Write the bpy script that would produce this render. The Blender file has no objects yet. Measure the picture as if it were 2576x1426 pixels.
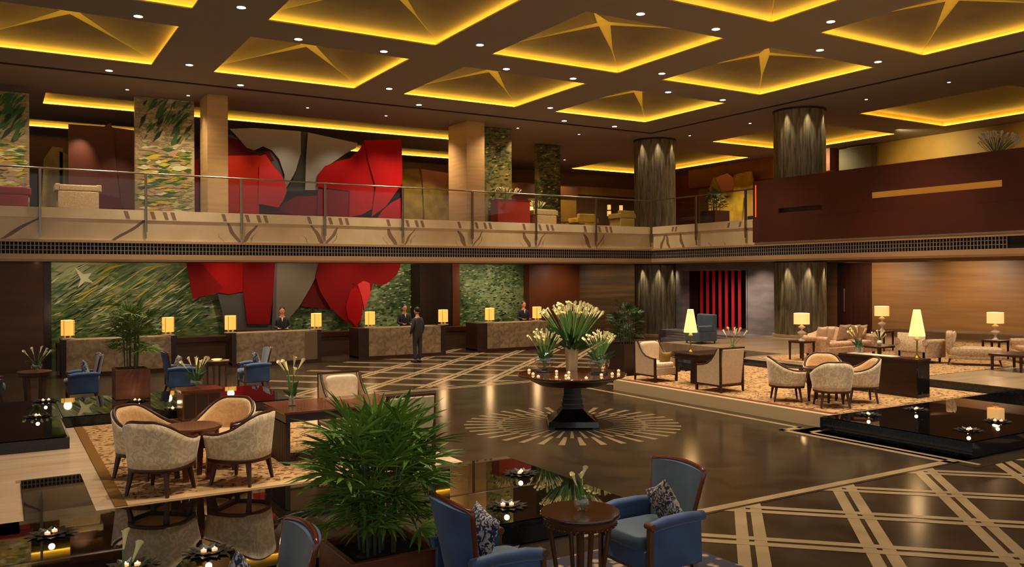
import bpy, math, random
from math import sin, cos, pi, radians, sqrt, atan2
from mathutils import Vector, Matrix, noise as mnoise
SC = bpy.context.scene
COL = SC.collection
random.seed(7)
# ------------------------------------------------------------------ camera
F_PX = 2129.0; YAW = radians(58.695); ROLL = radians(-0.2665); HY = -20.5
CAM = Vector((-24.513, -28.515, 2.8))
cd = bpy.data.cameras.new('camera'); cam = bpy.data.objects.new('camera', cd); COL.objects.link(cam)
cd.sensor_fit = 'HORIZONTAL'; cd.sensor_width = 36.0; cd.lens = F_PX * 36.0 / 2576.0
cd.shift_y = HY / 2576.0; cd.clip_start = 0.05; cd.clip_end = 300
cam.matrix_world = Matrix.Translation(CAM) @ Matrix.Rotation(YAW - pi/2, 4, 'Z') @ Matrix.Rotation(pi/2, 4, 'X') @ Matrix.Rotation(ROLL, 4, 'Z')
SC.camera = cam
# ------------------------------------------------------------------ world, exposure
SC.view_settings.view_transform = 'Standard'; SC.view_settings.look = 'None'
SC.view_settings.gamma = 1.0; SC.view_settings.use_curve_mapping = False
SC.view_settings.exposure = 0.0
w = bpy.data.worlds.new('world'); SC.world = w; w.use_nodes = True
w.node_tree.nodes['Background'].inputs[0].default_value = (1.0, 0.95, 0.88, 1)
w.node_tree.nodes['Background'].inputs[1].default_value = 0.62
K_SPOT = 5.0      # atrium downlights
K_COVE = 1.0      # coves
K_LAMP = 1.0      # table lamps
WARM = (1.0, 0.80, 0.56); WARM2 = (1.0, 0.62, 0.30); GOLD = (1.0, 0.62, 0.10)

def lamp(kind, name, loc, energy, color=WARM, size=0.1, target=None, spot=60, blend=0.6, sx=None, sy=None, parent=None, rot=None):
    l = bpy.data.lights.new(name, kind); l.energy = energy; l.color = color
    if kind == 'SPOT':
        l.spot_size = radians(spot); l.spot_blend = blend; l.shadow_soft_size = size
    elif kind == 'POINT': l.shadow_soft_size = size
    elif kind == 'AREA':
        l.shape = 'RECTANGLE'; l.size = sx; l.size_y = sy
    o = bpy.data.objects.new(name, l); COL.objects.link(o); o.location = loc
    if target is not None:
        d = Vector(target) - Vector(loc); o.rotation_euler = d.to_track_quat('-Z', 'Y').to_euler()
    if rot is not None: o.rotation_euler = rot
    if parent: o.parent = parent
    return o

# ------------------------------------------------------------------ pixel to plane (measuring only)
FW = Vector((cos(YAW), sin(YAW), 0)); RT = Vector((sin(YAW), -cos(YAW), 0))
def ray(x, y):
    a = x - 1288; b = y - 713 - HY; c, s = cos(ROLL), sin(ROLL)
    u = c*a + s*b; v = -s*a + c*b
    return FW + RT*(u/F_PX) - Vector((0, 0, 1))*(v/F_PX)
def on_z(x, y, z): d = ray(x, y); return CAM + d*((z - CAM.z)/d.z)
def on_y(x, y, Y): d = ray(x, y); return CAM + d*((Y - CAM.y)/d.y)
def on_x(x, y, X): d = ray(x, y); return CAM + d*((X - CAM.x)/d.x)

# ------------------------------------------------------------------ mesh builder
class MB:
    def __init__(s): s.v = []; s.f = []; s.m = []; s.sm = []
    def add(s, vs, fs, mat=0, smooth=False):
        o = len(s.v); s.v += [tuple(p) for p in vs]
        for f in fs: s.f.append(tuple(i+o for i in f)); s.m.append(mat); s.sm.append(smooth)
        return s
    def box(s, a, b, mat=0, M=None):
        x0, y0, z0 = a; x1, y1, z1 = b
        vs = [Vector(p) for p in ((x0,y0,z0),(x1,y0,z0),(x1,y1,z0),(x0,y1,z0),(x0,y0,z1),(x1,y0,z1),(x1,y1,z1),(x0,y1,z1))]
        if M is not None: vs = [M @ p for p in vs]
        return s.add(vs, [(0,3,2,1),(4,5,6,7),(0,1,5,4),(1,2,6,5),(2,3,7,6),(3,0,4,7)], mat)
    def cbox(s, c, d, mat=0, M=None):
        return s.box((c[0]-d[0]/2, c[1]-d[1]/2, c[2]-d[2]/2), (c[0]+d[0]/2, c[1]+d[1]/2, c[2]+d[2]/2), mat, M)
    def taper(s, c0, r0, c1, r1, mat=0):          # square tapered leg from c0 to c1 (half sizes)
        vs = []
        for c, r in ((c0, r0), (c1, r1)):
            for dx, dy in ((-1,-1),(1,-1),(1,1),(-1,1)): vs.append((c[0]+dx*r, c[1]+dy*r, c[2]))
        return s.add(vs, [(0,3,2,1),(4,5,6,7),(0,1,5,4),(1,2,6,5),(2,3,7,6),(3,0,4,7)], mat)
    def lathe(s, prof, n=24, c=(0,0,0), mat=0, smooth=True, flute=0, fl_n=0):
        vs = []
        for r, z in prof:
            for i in range(n):
                a = 2*pi*i/n; rr = r
                vs.append((c[0]+rr*cos(a), c[1]+rr*sin(a), c[2]+z))
        fs = []
        for j in range(len(prof)-1):
            for i in range(n):
                i2 = (i+1) % n; fs.append((j*n+i, j*n+i2, (j+1)*n+i2, (j+1)*n+i))
        s.add(vs, fs, mat, smooth)
        if prof[0][0] > 1e-4: s.add([vs[i] for i in range(n)], [tuple(reversed(range(n)))], mat)
        if prof[-1][0] > 1e-4: s.add([vs[(len(prof)-1)*n+i] for i in range(n)], [tuple(range(n))], mat)
        return s
    def cyl(s, c, r, h, n=20, mat=0): return s.lathe([(r, 0), (r, h)], n, c, mat)
    def tube(s, pts, r, n=8, mat=0, cap=True, up=Vector((0,0,1)), flat=1.0):
        pts = [Vector(p) for p in pts]; rs = r if isinstance(r, (list, tuple)) else [r]*len(pts)
        vs = []; N = len(pts); prev = None
        for i, p in enumerate(pts):
            t = (pts[min(i+1, N-1)] - pts[max(i-1, 0)])
            if t.length < 1e-9: t = Vector((0,0,1))
            t.normalize()
            if prev is None:
                a = up if abs(t.dot(up)) < 0.95 else Vector((1,0,0))
                x = a.cross(t).normalized()
            else:
                x = prev - t*prev.dot(t)
                x = x.normalized() if x.length > 1e-6 else Vector((1,0,0))
            prev = x; y = t.cross(x)
            for k in range(n):
                an = 2*pi*k/n; vs.append(p + x*(rs[i]*cos(an)) + y*(rs[i]*flat*sin(an)))
        fs = []
        for i in range(N-1):
            for k in range(n):
                k2 = (k+1) % n; fs.append((i*n+k, i*n+k2, (i+1)*n+k2, (i+1)*n+k))
        s.add(vs, fs, mat, True)
        if cap: s.add(vs[:n], [tuple(reversed(range(n)))], mat); s.add(vs[-n:], [tuple(range(n))], mat)
        return s
    def prism(s, poly, axis, a, b, mat=0, M=None):   # polygon of (p,q) extruded along axis from a to b
        n = len(poly); vs = []
        for t in (a, b):
            for p, q in poly:
                vs.append({'x': (t, p, q), 'y': (p, t, q), 'z': (p, q, t)}[axis])
        if M is not None: vs = [M @ Vector(v) for v in vs]
        fs = [tuple(reversed(range(n))), tuple(range(n, 2*n))]
        for i in range(n): j = (i+1) % n; fs.append((i, j, n+j, n+i))
        return s.add(vs, fs, mat)
    def sheet(s, rows, mat=0, smooth=True, closed=False):
        n = len(rows[0]); vs = [p for r in rows for p in r]; fs = []
        for j in range(len(rows)-1):
            for i in range(n-1 if not closed else n):
                i2 = (i+1) % n; fs.append((j*n+i, j*n+i2, (j+1)*n+i2, (j+1)*n+i))
        return s.add(vs, fs, mat, smooth)
    def blob(s, c, d, p=3.0, nu=24, nv=12, mat=0, M=None):   # superellipsoid cushion, d = full sizes
        vs = []; fs = []
        def sg(a, e): return math.copysign(abs(a)**e, a)
        e = 2.0/p
        for j in range(nv+1):
            ph = -pi/2 + pi*j/nv
            for i in range(nu):
                th = 2*pi*i/nu
                v = Vector((sg(cos(ph), e)*sg(cos(th), e)*d[0]/2, sg(cos(ph), e)*sg(sin(th), e)*d[1]/2, sg(sin(ph), e)*d[2]/2))
                if M is not None: v = M @ v
                vs.append((c[0]+v[0], c[1]+v[1], c[2]+v[2]))
        for j in range(nv):
            for i in range(nu): i2 = (i+1) % nu; fs.append((j*nu+i, j*nu+i2, (j+1)*nu+i2, (j+1)*nu+i))
        return s.add(vs, fs, mat, True)
    def ell(s, c, d, nu=14, nv=9, mat=0, M=None): return s.blob(c, d, 2.0, nu, nv, mat, M)
    def build(s, name, mats, parent=None, loc=None, bevel=0, solid=0, sub=0):
        me = bpy.data.meshes.new(name); me.from_pydata(s.v, [], s.f)
        if not isinstance(mats, (list, tuple)): mats = [mats]
        for m in mats: me.materials.append(m)
        me.polygons.foreach_set('material_index', s.m); me.polygons.foreach_set('use_smooth', s.sm)
        me.update(); o = bpy.data.objects.new(name, me); COL.objects.link(o)
        if loc is not None: o.location = loc
        if parent is not None: o.parent = parent
        if solid:
            md = o.modifiers.new('solid', 'SOLIDIFY'); md.thickness = solid; md.offset = 0
        if bevel:
            md = o.modifiers.new('bevel', 'BEVEL'); md.width = bevel; md.segments = 2; md.limit_method = 'ANGLE'; md.angle_limit = radians(40)
        if sub:
            md = o.modifiers.new('sub', 'SUBSURF'); md.levels = sub; md.render_levels = sub
        return o

def tag(o, label=None, cat=None, group=None, kind=None):
    if label: o['label'] = label
    if cat: o['category'] = cat
    if group: o['group'] = group
    if kind: o['kind'] = kind
    return o
def thing(name, label, cat, loc=(0,0,0), rz=0.0, group=None):
    o = bpy.data.objects.new(name, None); COL.objects.link(o); o.empty_display_size = 0.1
    o.location = loc; o.rotation_euler = (0, 0, rz)
    return tag(o, label, cat, group)
def struct(name, mb, mats, parent=None, **k):
    o = mb.build(name, mats, parent, **k)
    if parent is None: o['kind'] = 'structure'
    return o
CHILD = {}
def dup(root, loc, rz=0.0, label=None, group=None, scale=None):
    def cp(o, parent):
        c = o.copy(); COL.objects.link(c)
        if parent is not None: c.parent = parent
        for ch in [q for q in o.children if q.type in ('MESH', 'EMPTY', 'LIGHT')]: cp(ch, c)
        return c
    r = cp(root, None); r.location = loc; r.rotation_euler = (0, 0, rz)
    if label: r['label'] = label
    if group: r['group'] = group
    if scale: r.scale = (scale,)*3
    return r
def first_or_dup(proto, used, loc, rz, label, group=None, scale=None):
    if not used:
        used.append(1); proto.location = loc; proto.rotation_euler = (0, 0, rz); proto['label'] = label
        if group: proto['group'] = group
        if scale: proto.scale = (scale,)*3
        return proto
    return dup(proto, loc, rz, label, group, scale)

# ------------------------------------------------------------------ materials
def lin(c):
    return tuple(((x/255.0)/12.92 if x/255.0 <= 0.04045 else ((x/255.0+0.055)/1.055)**2.4) for x in c)
def mat(name, c, rough=0.5, metal=0.0, c2=None, scale=6.0, detail=6.0, stretch=(1,1,1), lo=0.35, hi=0.65, dist=0.0,
        emit=None, es=0.0, bump=0.0, spec=0.5, coat=0.0, kind='noise', alpha=None, sheen=0.0, rot=(0,0,0), coords='Object', trans=0.0, ior=1.45, c3=None):
    m = bpy.data.materials.new(name); m.use_nodes = True; nt = m.node_tree; b = nt.nodes['Principled BSDF']
    b.inputs['Base Color'].default_value = (*lin(c), 1); b.inputs['Roughness'].default_value = rough
    b.inputs['Metallic'].default_value = metal; b.inputs['Specular IOR Level'].default_value = spec
    b.inputs['Coat Weight'].default_value = coat; b.inputs['Coat Roughness'].default_value = 0.05
    b.inputs['Sheen Weight'].default_value = sheen; b.inputs['IOR'].default_value = ior
    b.inputs['Transmission Weight'].default_value = trans
    if emit: b.inputs['Emission Color'].default_value = (*lin(emit), 1); b.inputs['Emission Strength'].default_value = es
    if c2 is not None:
        tc = nt.nodes.new('ShaderNodeTexCoord'); mp = nt.nodes.new('ShaderNodeMapping'); mp.inputs['Scale'].default_value = stretch; mp.inputs['Rotation'].default_value = rot
        nt.links.new(tc.outputs[coords], mp.inputs[0])
        if kind == 'noise':
            t = nt.nodes.new('ShaderNodeTexNoise'); t.inputs['Scale'].default_value = scale; t.inputs['Detail'].default_value = detail; t.inputs['Distortion'].default_value = dist; out = t.outputs['Fac']
        elif kind == 'voronoi':
            t = nt.nodes.new('ShaderNodeTexVoronoi'); t.inputs['Scale'].default_value = scale; out = t.outputs['Distance']
        elif kind == 'wave':
            t = nt.nodes.new('ShaderNodeTexWave'); t.inputs['Scale'].default_value = scale; t.inputs['Distortion'].default_value = dist; t.inputs['Detail'].default_value = detail; out = t.outputs['Fac']
        nt.links.new(mp.outputs[0], t.inputs['Vector'])
        r = nt.nodes.new('ShaderNodeValToRGB'); r.color_ramp.elements[0].position = lo; r.color_ramp.elements[1].position = hi
        r.color_ramp.elements[0].color = (*lin(c), 1); r.color_ramp.elements[1].color = (*lin(c2), 1)
        if c3 is not None:
            e = r.color_ramp.elements.new(min(1.0, hi+0.12)); e.color = (*lin(c3), 1)
        nt.links.new(out, r.inputs[0]); nt.links.new(r.outputs[0], b.inputs['Base Color'])
        if bump:
            bp = nt.nodes.new('ShaderNodeBump'); bp.inputs['Strength'].default_value = bump; bp.inputs['Distance'].default_value = 0.02
            nt.links.new(out, bp.inputs['Height']); nt.links.new(bp.outputs[0], b.inputs['Normal'])
    return m
M = {}
M['ceiling'] = mat('ceiling_paint', (134,122,108), 0.75)
M['groove'] = mat('dark_groove', (22,14,12), 0.6)
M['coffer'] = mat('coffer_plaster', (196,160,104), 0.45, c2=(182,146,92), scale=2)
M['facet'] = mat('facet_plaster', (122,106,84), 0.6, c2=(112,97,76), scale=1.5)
M['cofgold'] = mat('gilded_cove', (225,175,60), 0.35)
M['led'] = mat('cove_light', (255,200,90), 0.5, emit=(255,206,66), es=20.0)
M['starled'] = mat('star_light', (255,200,90), 0.5, emit=(200,160,44), es=0.38)
M['dl'] = mat('downlight_glow', (255,240,220), 0.5, emit=(255,240,222), es=6.0)
M['dlrim'] = mat('downlight_rim', (120,105,90), 0.4)
M['marble'] = mat('cream_marble', (216,192,150), 0.3, c2=(204,178,134), scale=1.2, detail=8, spec=0.5)
M['vein'] = mat('brown_vein', (134,104,78), 0.3)
M['vein2'] = mat('grey_vein', (112,88,76), 0.3)
M['grille'] = mat('bronze_grille', (150,138,122), 0.45, 0.3)
M['black'] = mat('black_void', (10,9,9), 0.7)
M['mould'] = mat('stone_moulding', (172,138,98), 0.4)
M['soffit'] = mat('soffit_wood', (92,54,30), 0.6)
M['redwood'] = mat('red_wood', (92,42,22), 0.38, c2=(80,34,20), scale=1.5, stretch=(8,.3,1), detail=4)
M['redwood2'] = mat('red_wood_panel', (82,36,20), 0.5, c2=(70,34,24), scale=0.5, detail=2, spec=.3)
M['darkwood'] = mat('dark_wood', (48,26,16), 0.3, c2=(34,18,12), scale=3, stretch=(1,1,6))
M['floor'] = mat('brown_marble_floor', (40,30,20), 0.2, c2=(54,42,29), scale=1.1, detail=10, dist=1.6, stretch=(1,1,1), spec=0.14)
M['floor2'] = mat('dark_centre_marble', (38,29,19), 0.18, c2=(52,41,28), scale=0.8, detail=12, dist=2.2, spec=0.14)
M['inlay'] = mat('beige_inlay', (142,118,84), 0.32, c2=(126,103,72), scale=2, detail=6)
M['inlay2'] = mat('starburst_inlay', (116,95,66), 0.3)
M['travertine'] = mat('cream_travertine', (204,176,142), 0.3, c2=(184,150,116), scale=1.6, stretch=(.5,4,1), detail=8)
M['travedge'] = mat('stone_step_edge', (186,158,116), 0.35)
M['granite'] = mat('black_granite', (14,17,22), 0.12, c2=(34,42,52), scale=40, lo=.5, hi=.75, spec=0.6)
M['water'] = mat('still_water', (12,9,6), 0.02, spec=1.0, ior=1.75)
M['carpet'] = mat('patterned_carpet', (178,138,90), 0.95, c2=(92,60,42), scale=5.5, detail=5, dist=2.5, lo=.5, hi=.6, spec=0.1)
M['carpetband'] = mat('carpet_band', (122,84,40), 0.95, spec=0.1)
M['carpetedge'] = mat('carpet_edge', (196,156,110), 0.95, spec=0.1)
M['rug'] = mat('woven_rug', (150,126,104), 0.95, c2=(58,54,60), scale=7, kind='voronoi', lo=.25, hi=.4, spec=0.1)
M['stonewall'] = mat('travertine_wall', (158,112,62), 0.45, c2=(140,96,52), scale=1.2, stretch=(.25,.25,5), detail=8)
M['stonewall2'] = mat('brown_stone_wall', (134,98,60), 0.45, c2=(96,68,42), scale=1.2, stretch=(.25,.25,5), detail=8)
M['pillar'] = mat('limestone_pillar', (186,146,92), 0.45, c2=(174,134,82), scale=1.5, stretch=(.4,.4,6), detail=8)
M['brownwall'] = mat('brown_wall', (84,50,30), 0.5, c2=(72,42,25), scale=1, stretch=(1,1,4))
M['orangewall'] = mat('orange_timber', (128,66,24), 0.45, c2=(112,56,20), scale=1)
M['greymarble'] = mat('grey_marble', (112,100,94), 0.3, c2=(92,82,78), scale=1.2, stretch=(1,1,3), detail=8)
M['column'] = mat('column_stone', (116,102,72), 0.4, c2=(70,58,38), scale=3.0, stretch=(4,4,.5), detail=10, dist=.4, bump=.2)
M['deskstone'] = mat('desk_stone', (160,132,96), 0.3, c2=(112,88,60), scale=5, detail=10, dist=1.0, c3=(156,130,98))
M['white'] = mat('white_metal', (210,196,170), 0.35)
M['shade'] = mat('lit_linen_shade', (240,190,110), 0.8, emit=(255,176,70), es=0.95)
M['shade2'] = mat('lit_cream_shade', (245,205,150), 0.8, emit=(255,190,108), es=0.85)
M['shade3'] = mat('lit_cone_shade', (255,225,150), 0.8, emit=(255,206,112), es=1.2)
M['shaderib'] = mat('shade_rib', (150,90,40), 0.7, emit=(190,110,30), es=0.4)
M['ceramic'] = mat('white_ceramic', (226,208,180), 0.2, spec=.6)
M['brass'] = mat('brass', (150,116,50), 0.3, 1.0)
M['steel'] = mat('brushed_steel', (150,138,122), 0.3, 1.0)
M['cream'] = mat('cream_damask', (222,194,152), 0.45, c2=(196,166,122), scale=9, detail=4, dist=2.5, lo=.42, hi=.55, sheen=.3)
M['creamin'] = mat('cream_inner', (214,170,112), 0.6, c2=(196,150,92), scale=9, detail=4, dist=2.5, sheen=.3)
M['creamplain'] = mat('cream_fabric', (198,168,130), 0.8, c2=(186,156,118), scale=30)
M['creamcush'] = mat('pale_cushion', (222,194,160), 0.8, c2=(208,180,144), scale=20)
M['frame'] = mat('walnut_frame', (58,30,18), 0.35, spec=.35)
M['blue'] = mat('blue_velvet', (50,80,120), 0.6, c2=(36,60,96), scale=3, sheen=.3)
M['blueseat'] = mat('grey_blue_velvet', (60,78,90), 0.6, c2=(46,62,76), scale=4, sheen=.3)
M['mahog'] = mat('mahogany', (96,42,20), 0.22, c2=(84,34,16), scale=2, stretch=(1,6,1), coat=.4)
M['polish'] = mat('polished_dark_top', (56,32,16), 0.08, coat=.6)
M['oldwood'] = mat('carved_wood', (96,56,28), 0.35, c2=(78,44,22), scale=4, coat=.2)
M['cushpat'] = mat('blue_patterned_cushion', (30,40,66), 0.8, c2=(182,172,170), scale=14, detail=3, dist=3, lo=.48, hi=.54)
M['cushgrey'] = mat('grey_patterned_cushion', (44,40,42), 0.8, c2=(176,160,148), scale=16, detail=3, dist=3, lo=.46, hi=.54)
M['leaf'] = mat('palm_leaf', (136,164,62), 0.5, c2=(76,112,38), scale=3, spec=.22)
M['leaf2'] = mat('yellow_green_leaf', (124,138,44), 0.5, c2=(74,96,30), scale=3)
M['leafdark'] = mat('dark_leaf', (62,96,46), 0.5, c2=(34,60,28), scale=3)
M['stem'] = mat('cane_stem', (70,78,50), 0.6)
M['soil'] = mat('dark_soil', (18,14,12), 0.95, c2=(30,24,20), scale=20)
M['planter'] = mat('timber_planter', (112,60,30), 0.45, c2=(92,46,24), scale=2, stretch=(1,1,5))
M['lily'] = mat('lily_petal', (236,222,160), 0.7)
M['lilyin'] = mat('lily_spadix', (216,170,60), 0.6)
M['lilystem'] = mat('lily_stem', (84,124,54), 0.5)
M['flame'] = mat('candle_flame', (255,220,160), 0.5, emit=(255,214,150), es=7.0)
M['wax'] = mat('glowing_wax', (255,225,190), 0.5, emit=(255,180,110), es=.8)
M['bowl'] = mat('dark_petal_bowl', (30,24,16), 0.35)
M['suit'] = mat('charcoal_suit', (52,44,46), 0.8, c2=(44,37,38), scale=20)
M['suit2'] = mat('dark_uniform', (24,24,30), 0.8)
M['skin'] = mat('skin', (196,130,90), 0.55)
M['hair'] = mat('black_hair', (16,12,10), 0.6)
M['shirt'] = mat('pale_shirt', (206,196,190), 0.7)
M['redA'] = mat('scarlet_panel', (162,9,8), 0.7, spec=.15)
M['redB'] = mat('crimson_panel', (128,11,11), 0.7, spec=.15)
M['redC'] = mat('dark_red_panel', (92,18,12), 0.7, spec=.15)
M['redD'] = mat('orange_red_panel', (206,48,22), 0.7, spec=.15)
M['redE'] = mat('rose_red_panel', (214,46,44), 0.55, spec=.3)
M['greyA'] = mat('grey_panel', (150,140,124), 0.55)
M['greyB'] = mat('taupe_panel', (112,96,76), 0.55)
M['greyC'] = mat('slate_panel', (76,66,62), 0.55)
M['olive'] = mat('olive_backing', (54,52,34), 0.6)
M['goldpan'] = mat('gold_leaf_panel', (186,148,46), 0.4, c2=(150,116,36), scale=2)
M['peachpan'] = mat('peach_panel', (206,140,92), 0.45)
M['maroon'] = mat('maroon_sail_panel', (104,44,28), 0.5, c2=(92,38,26), scale=.8)
M['amber'] = mat('amber_wall', (150,112,44), 0.55, c2=(134,98,36), scale=1)
M['yellow'] = mat('yellow_wall', (150,118,44), 0.6, c2=(138,106,40), scale=1)
M['crimson'] = mat('crimson_fabric', (150,18,16), 0.7)
M['door'] = mat('walnut_door', (76,40,26), 0.4, c2=(60,30,20), scale=2, stretch=(6,6,.3))
M['redglow'] = mat('red_light_strip', (150,14,20), 0.5, emit=(150,6,12), es=0.14)
M['beigepat'] = mat('speckled_beige_fabric', (206,178,134), 0.8, c2=(168,136,90), scale=28, kind='voronoi', lo=.1, hi=.4)
M['sofafab'] = mat('dusty_rose_fabric', (200,160,124), 0.8, c2=(176,136,102), scale=8, dist=2, lo=.45, hi=.6)
M['taupefab'] = mat('taupe_damask', (186,156,120), 0.75, c2=(160,130,96), scale=12, dist=2, lo=.45, hi=.6)

def thin_glass(name, tint=(0.92,0.95,0.92), refl=0.12):
    m = bpy.data.materials.new(name); m.use_nodes = True; nt = m.node_tree; nt.nodes.clear()
    out = nt.nodes.new('ShaderNodeOutputMaterial'); mx = nt.nodes.new('ShaderNodeMixShader'); t = nt.nodes.new('ShaderNodeBsdfTransparent'); g = nt.nodes.new('ShaderNodeBsdfGlossy')
    lw = nt.nodes.new('ShaderNodeLayerWeight'); lw.inputs[0].default_value = 0.5
    pw = nt.nodes.new('ShaderNodeMath'); pw.operation = 'POWER'; pw.inputs[1].default_value = 4.0; nt.links.new(lw.outputs['Facing'], pw.inputs[0])
    sc = nt.nodes.new('ShaderNodeMath'); sc.operation = 'MULTIPLY'; sc.inputs[1].default_value = 0.7; nt.links.new(pw.outputs[0], sc.inputs[0])
    t.inputs[0].default_value = (*tint, 1); g.inputs['Roughness'].default_value = 0.03
    ad = nt.nodes.new('ShaderNodeMath'); ad.operation = 'ADD'; ad.inputs[1].default_value = refl
    nt.links.new(sc.outputs[0], ad.inputs[0]); nt.links.new(ad.outputs[0], mx.inputs[0])
    nt.links.new(t.outputs[0], mx.inputs[1]); nt.links.new(g.outputs[0], mx.inputs[2]); nt.links.new(mx.outputs[0], out.inputs[0])
    return m
M['glass'] = thin_glass('clear_glass_panel', tint=(.96,.98,.96), refl=0.025)
M['vaseglass'] = thin_glass('vase_glass', (0.97,0.97,0.95), 0.13)
M['frost'] = mat('frosted_glass', (196,168,130), 0.3, c2=(176,148,112), scale=2)

def mural(name, seed, streak, cols):
    m = bpy.data.materials.new(name); m.use_nodes = True; nt = m.node_tree; b = nt.nodes['Principled BSDF']; L = nt.links
    tc = nt.nodes.new('ShaderNodeTexCoord'); mp = nt.nodes.new('ShaderNodeMapping'); mp.inputs['Rotation'].default_value = (0, streak[3], 0); mp.inputs['Scale'].default_value = streak[:3]; mp.inputs['Location'].default_value = (seed, seed, seed)
    L.new(tc.outputs['Object'], mp.inputs[0])
    n1 = nt.nodes.new('ShaderNodeTexNoise'); n1.inputs['Scale'].default_value = 2.2; n1.inputs['Detail'].default_value = 6; n1.inputs['Distortion'].default_value = 1.0
    L.new(mp.outputs[0], n1.inputs['Vector'])
    n2 = nt.nodes.new('ShaderNodeTexNoise'); n2.inputs['Scale'].default_value = 0.5; n2.inputs['Detail'].default_value = 2
    L.new(tc.outputs['Object'], n2.inputs['Vector'])
    mx = nt.nodes.new('ShaderNodeMath'); mx.operation = 'MULTIPLY_ADD'; mx.inputs[1].default_value = 0.95; L.new(n2.outputs['Fac'], mx.inputs[0])
    m2 = nt.nodes.new('ShaderNodeMath'); m2.operation = 'MULTIPLY'; m2.inputs[1].default_value = 0.85; L.new(n1.outputs['Fac'], m2.inputs[0]); L.new(m2.outputs[0], mx.inputs[2])
    r = nt.nodes.new('ShaderNodeValToRGB'); L.new(mx.outputs[0], r.inputs[0]); cr = r.color_ramp
    cr.elements[0].position = 0.55; cr.elements[0].color = (*lin(cols[0]), 1); cr.elements[1].position = 1.18 if False else 1.0; cr.elements[1].color = (*lin(cols[-1]), 1)
    k = len(cols)
    for i in range(1, k-1):
        e = cr.elements.new(0.55 + 0.45*i/(k-1)); e.color = (*lin(cols[i]), 1)
    L.new(r.outputs[0], b.inputs['Base Color']); b.inputs['Roughness'].default_value = 0.45
    return m
M['muralA'] = mural('green_forest_mural', 3, (0.8, 1, 3.2, 0.5), [(12,26,12),(24,50,20),(40,72,26),(56,84,34),(78,98,42),(104,116,56),(140,138,90)])
M['muralB'] = mural('leafy_green_mural', 9, (1.5, 1, 2.6, 0.0), [(16,34,20),(34,60,28),(66,92,44),(84,104,52),(110,130,78),(150,164,112)])
M['muralC'] = mural('mosaic_column_mural', 21, (1.0, 1, 3.4, -0.1), [(40,58,26),(86,92,40),(140,124,62),(130,104,72),(170,142,98),(110,100,64),(190,172,120)])
M['muralD'] = mural('dark_foliage_mural', 31, (1.6, 1.6, 3.0, 0), [(14,18,10),(34,40,18),(66,66,28),(104,92,40),(130,114,60)])

# ================================================================== SETTING
H = 9.01; ZP = 0.25; ZQ = 0.43; ZM = 4.55
# ---- floor with its inlaid strips (pattern stays inside the floor's mesh)
fl = MB()
fl.add([(-40,-34,0),(14,-34,0),(14,8,0),(-40,8,0)], [(0,1,2,3)], 0)
r2 = sqrt(2)
def uvquad(mb, u0, u1, v0, v1, z, m):
    pts = [((u+v)/r2, (u-v)/r2, z) for u, v in ((u0,v0),(u0,v1),(u1,v1),(u1,v0))]
    mb.add(pts, [(0,1,2,3)], m)
for k in range(-9, 13):
    vc = 4.41 + 1.25*k
    for d in (-0.092, 0.092): uvquad(fl, -42, -2, vc+d-0.065, vc+d+0.065, 0.002, 1)
for k in range(-11, 16):
    uc = -27.02 + 1.25*k
    for d in (-0.092, 0.092): uvquad(fl, uc+d-0.06, uc+d+0.06, -9, 18, 0.0035, 1)
def rect(mb, x0, y0, x1, y1, z, m): mb.add([(x0,y0,z),(x1,y0,z),(x1,y1,z),(x0,y1,z)], [(0,1,2,3)], m)
X0, X1, Y0, Y1 = -19.2, -11.72, -21.25, -9.35
rect(fl, X0, Y0, X1, Y1, 0.0045, 2)
rect(fl, -12.5, -21.6, -7, -18.2, 0.0045, 2)
bw = 0.11
rect(fl, X0, -21.2, -12.3, -21.06, 0.006, 1)                 # near border
rect(fl, -12.55, -21.2, -12.42, -18.0, 0.006, 1)             # right border beside the pool
rect(fl, -12.55, -18.13, -11.98, -18.0, 0.006, 1)
rect(fl, -12.1, -18.1, -11.98, -9.8, 0.006, 1)               # border along the carpet platform
rect(fl, -12.32, -21.5, -12.22, -18.42, 0.006, 1)
rect(fl, -12.32, -18.52, -11.9, -18.42, 0.006, 1)
rect(fl, X0, -9.66, X1, -9.55, 0.006, 1); rect(fl, X0, -9.85, -11.98, -9.76, 0.006, 1)
# starburst round the centre table
cxs, cys = -15.3, -15.5
def fan(mb, r0, r1, n, w0, w1, off, z, m):
    for i in range(n):
        a = 2*pi*(i+off)/n; d = Vector((cos(a), sin(a), 0)); p = Vector((-sin(a), cos(a), 0)); c = Vector((cxs, cys, z))
        mb.add([c+d*r0-p*w0, c+d*r1-p*w1, c+d*r1+p*w1, c+d*r0+p*w0], [(0,1,2,3)], m)
fan(fl, 1.32, 2.02, 36, 0.03, 0.055, 0, 0.006, 3)
fan(fl, 0.78, 1.42, 36, 0.018, 0.035, 0.5, 0.006, 3)
struct('floor', fl, [M['floor'], M['inlay'], M['floor2'], M['inlay2']])

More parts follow.
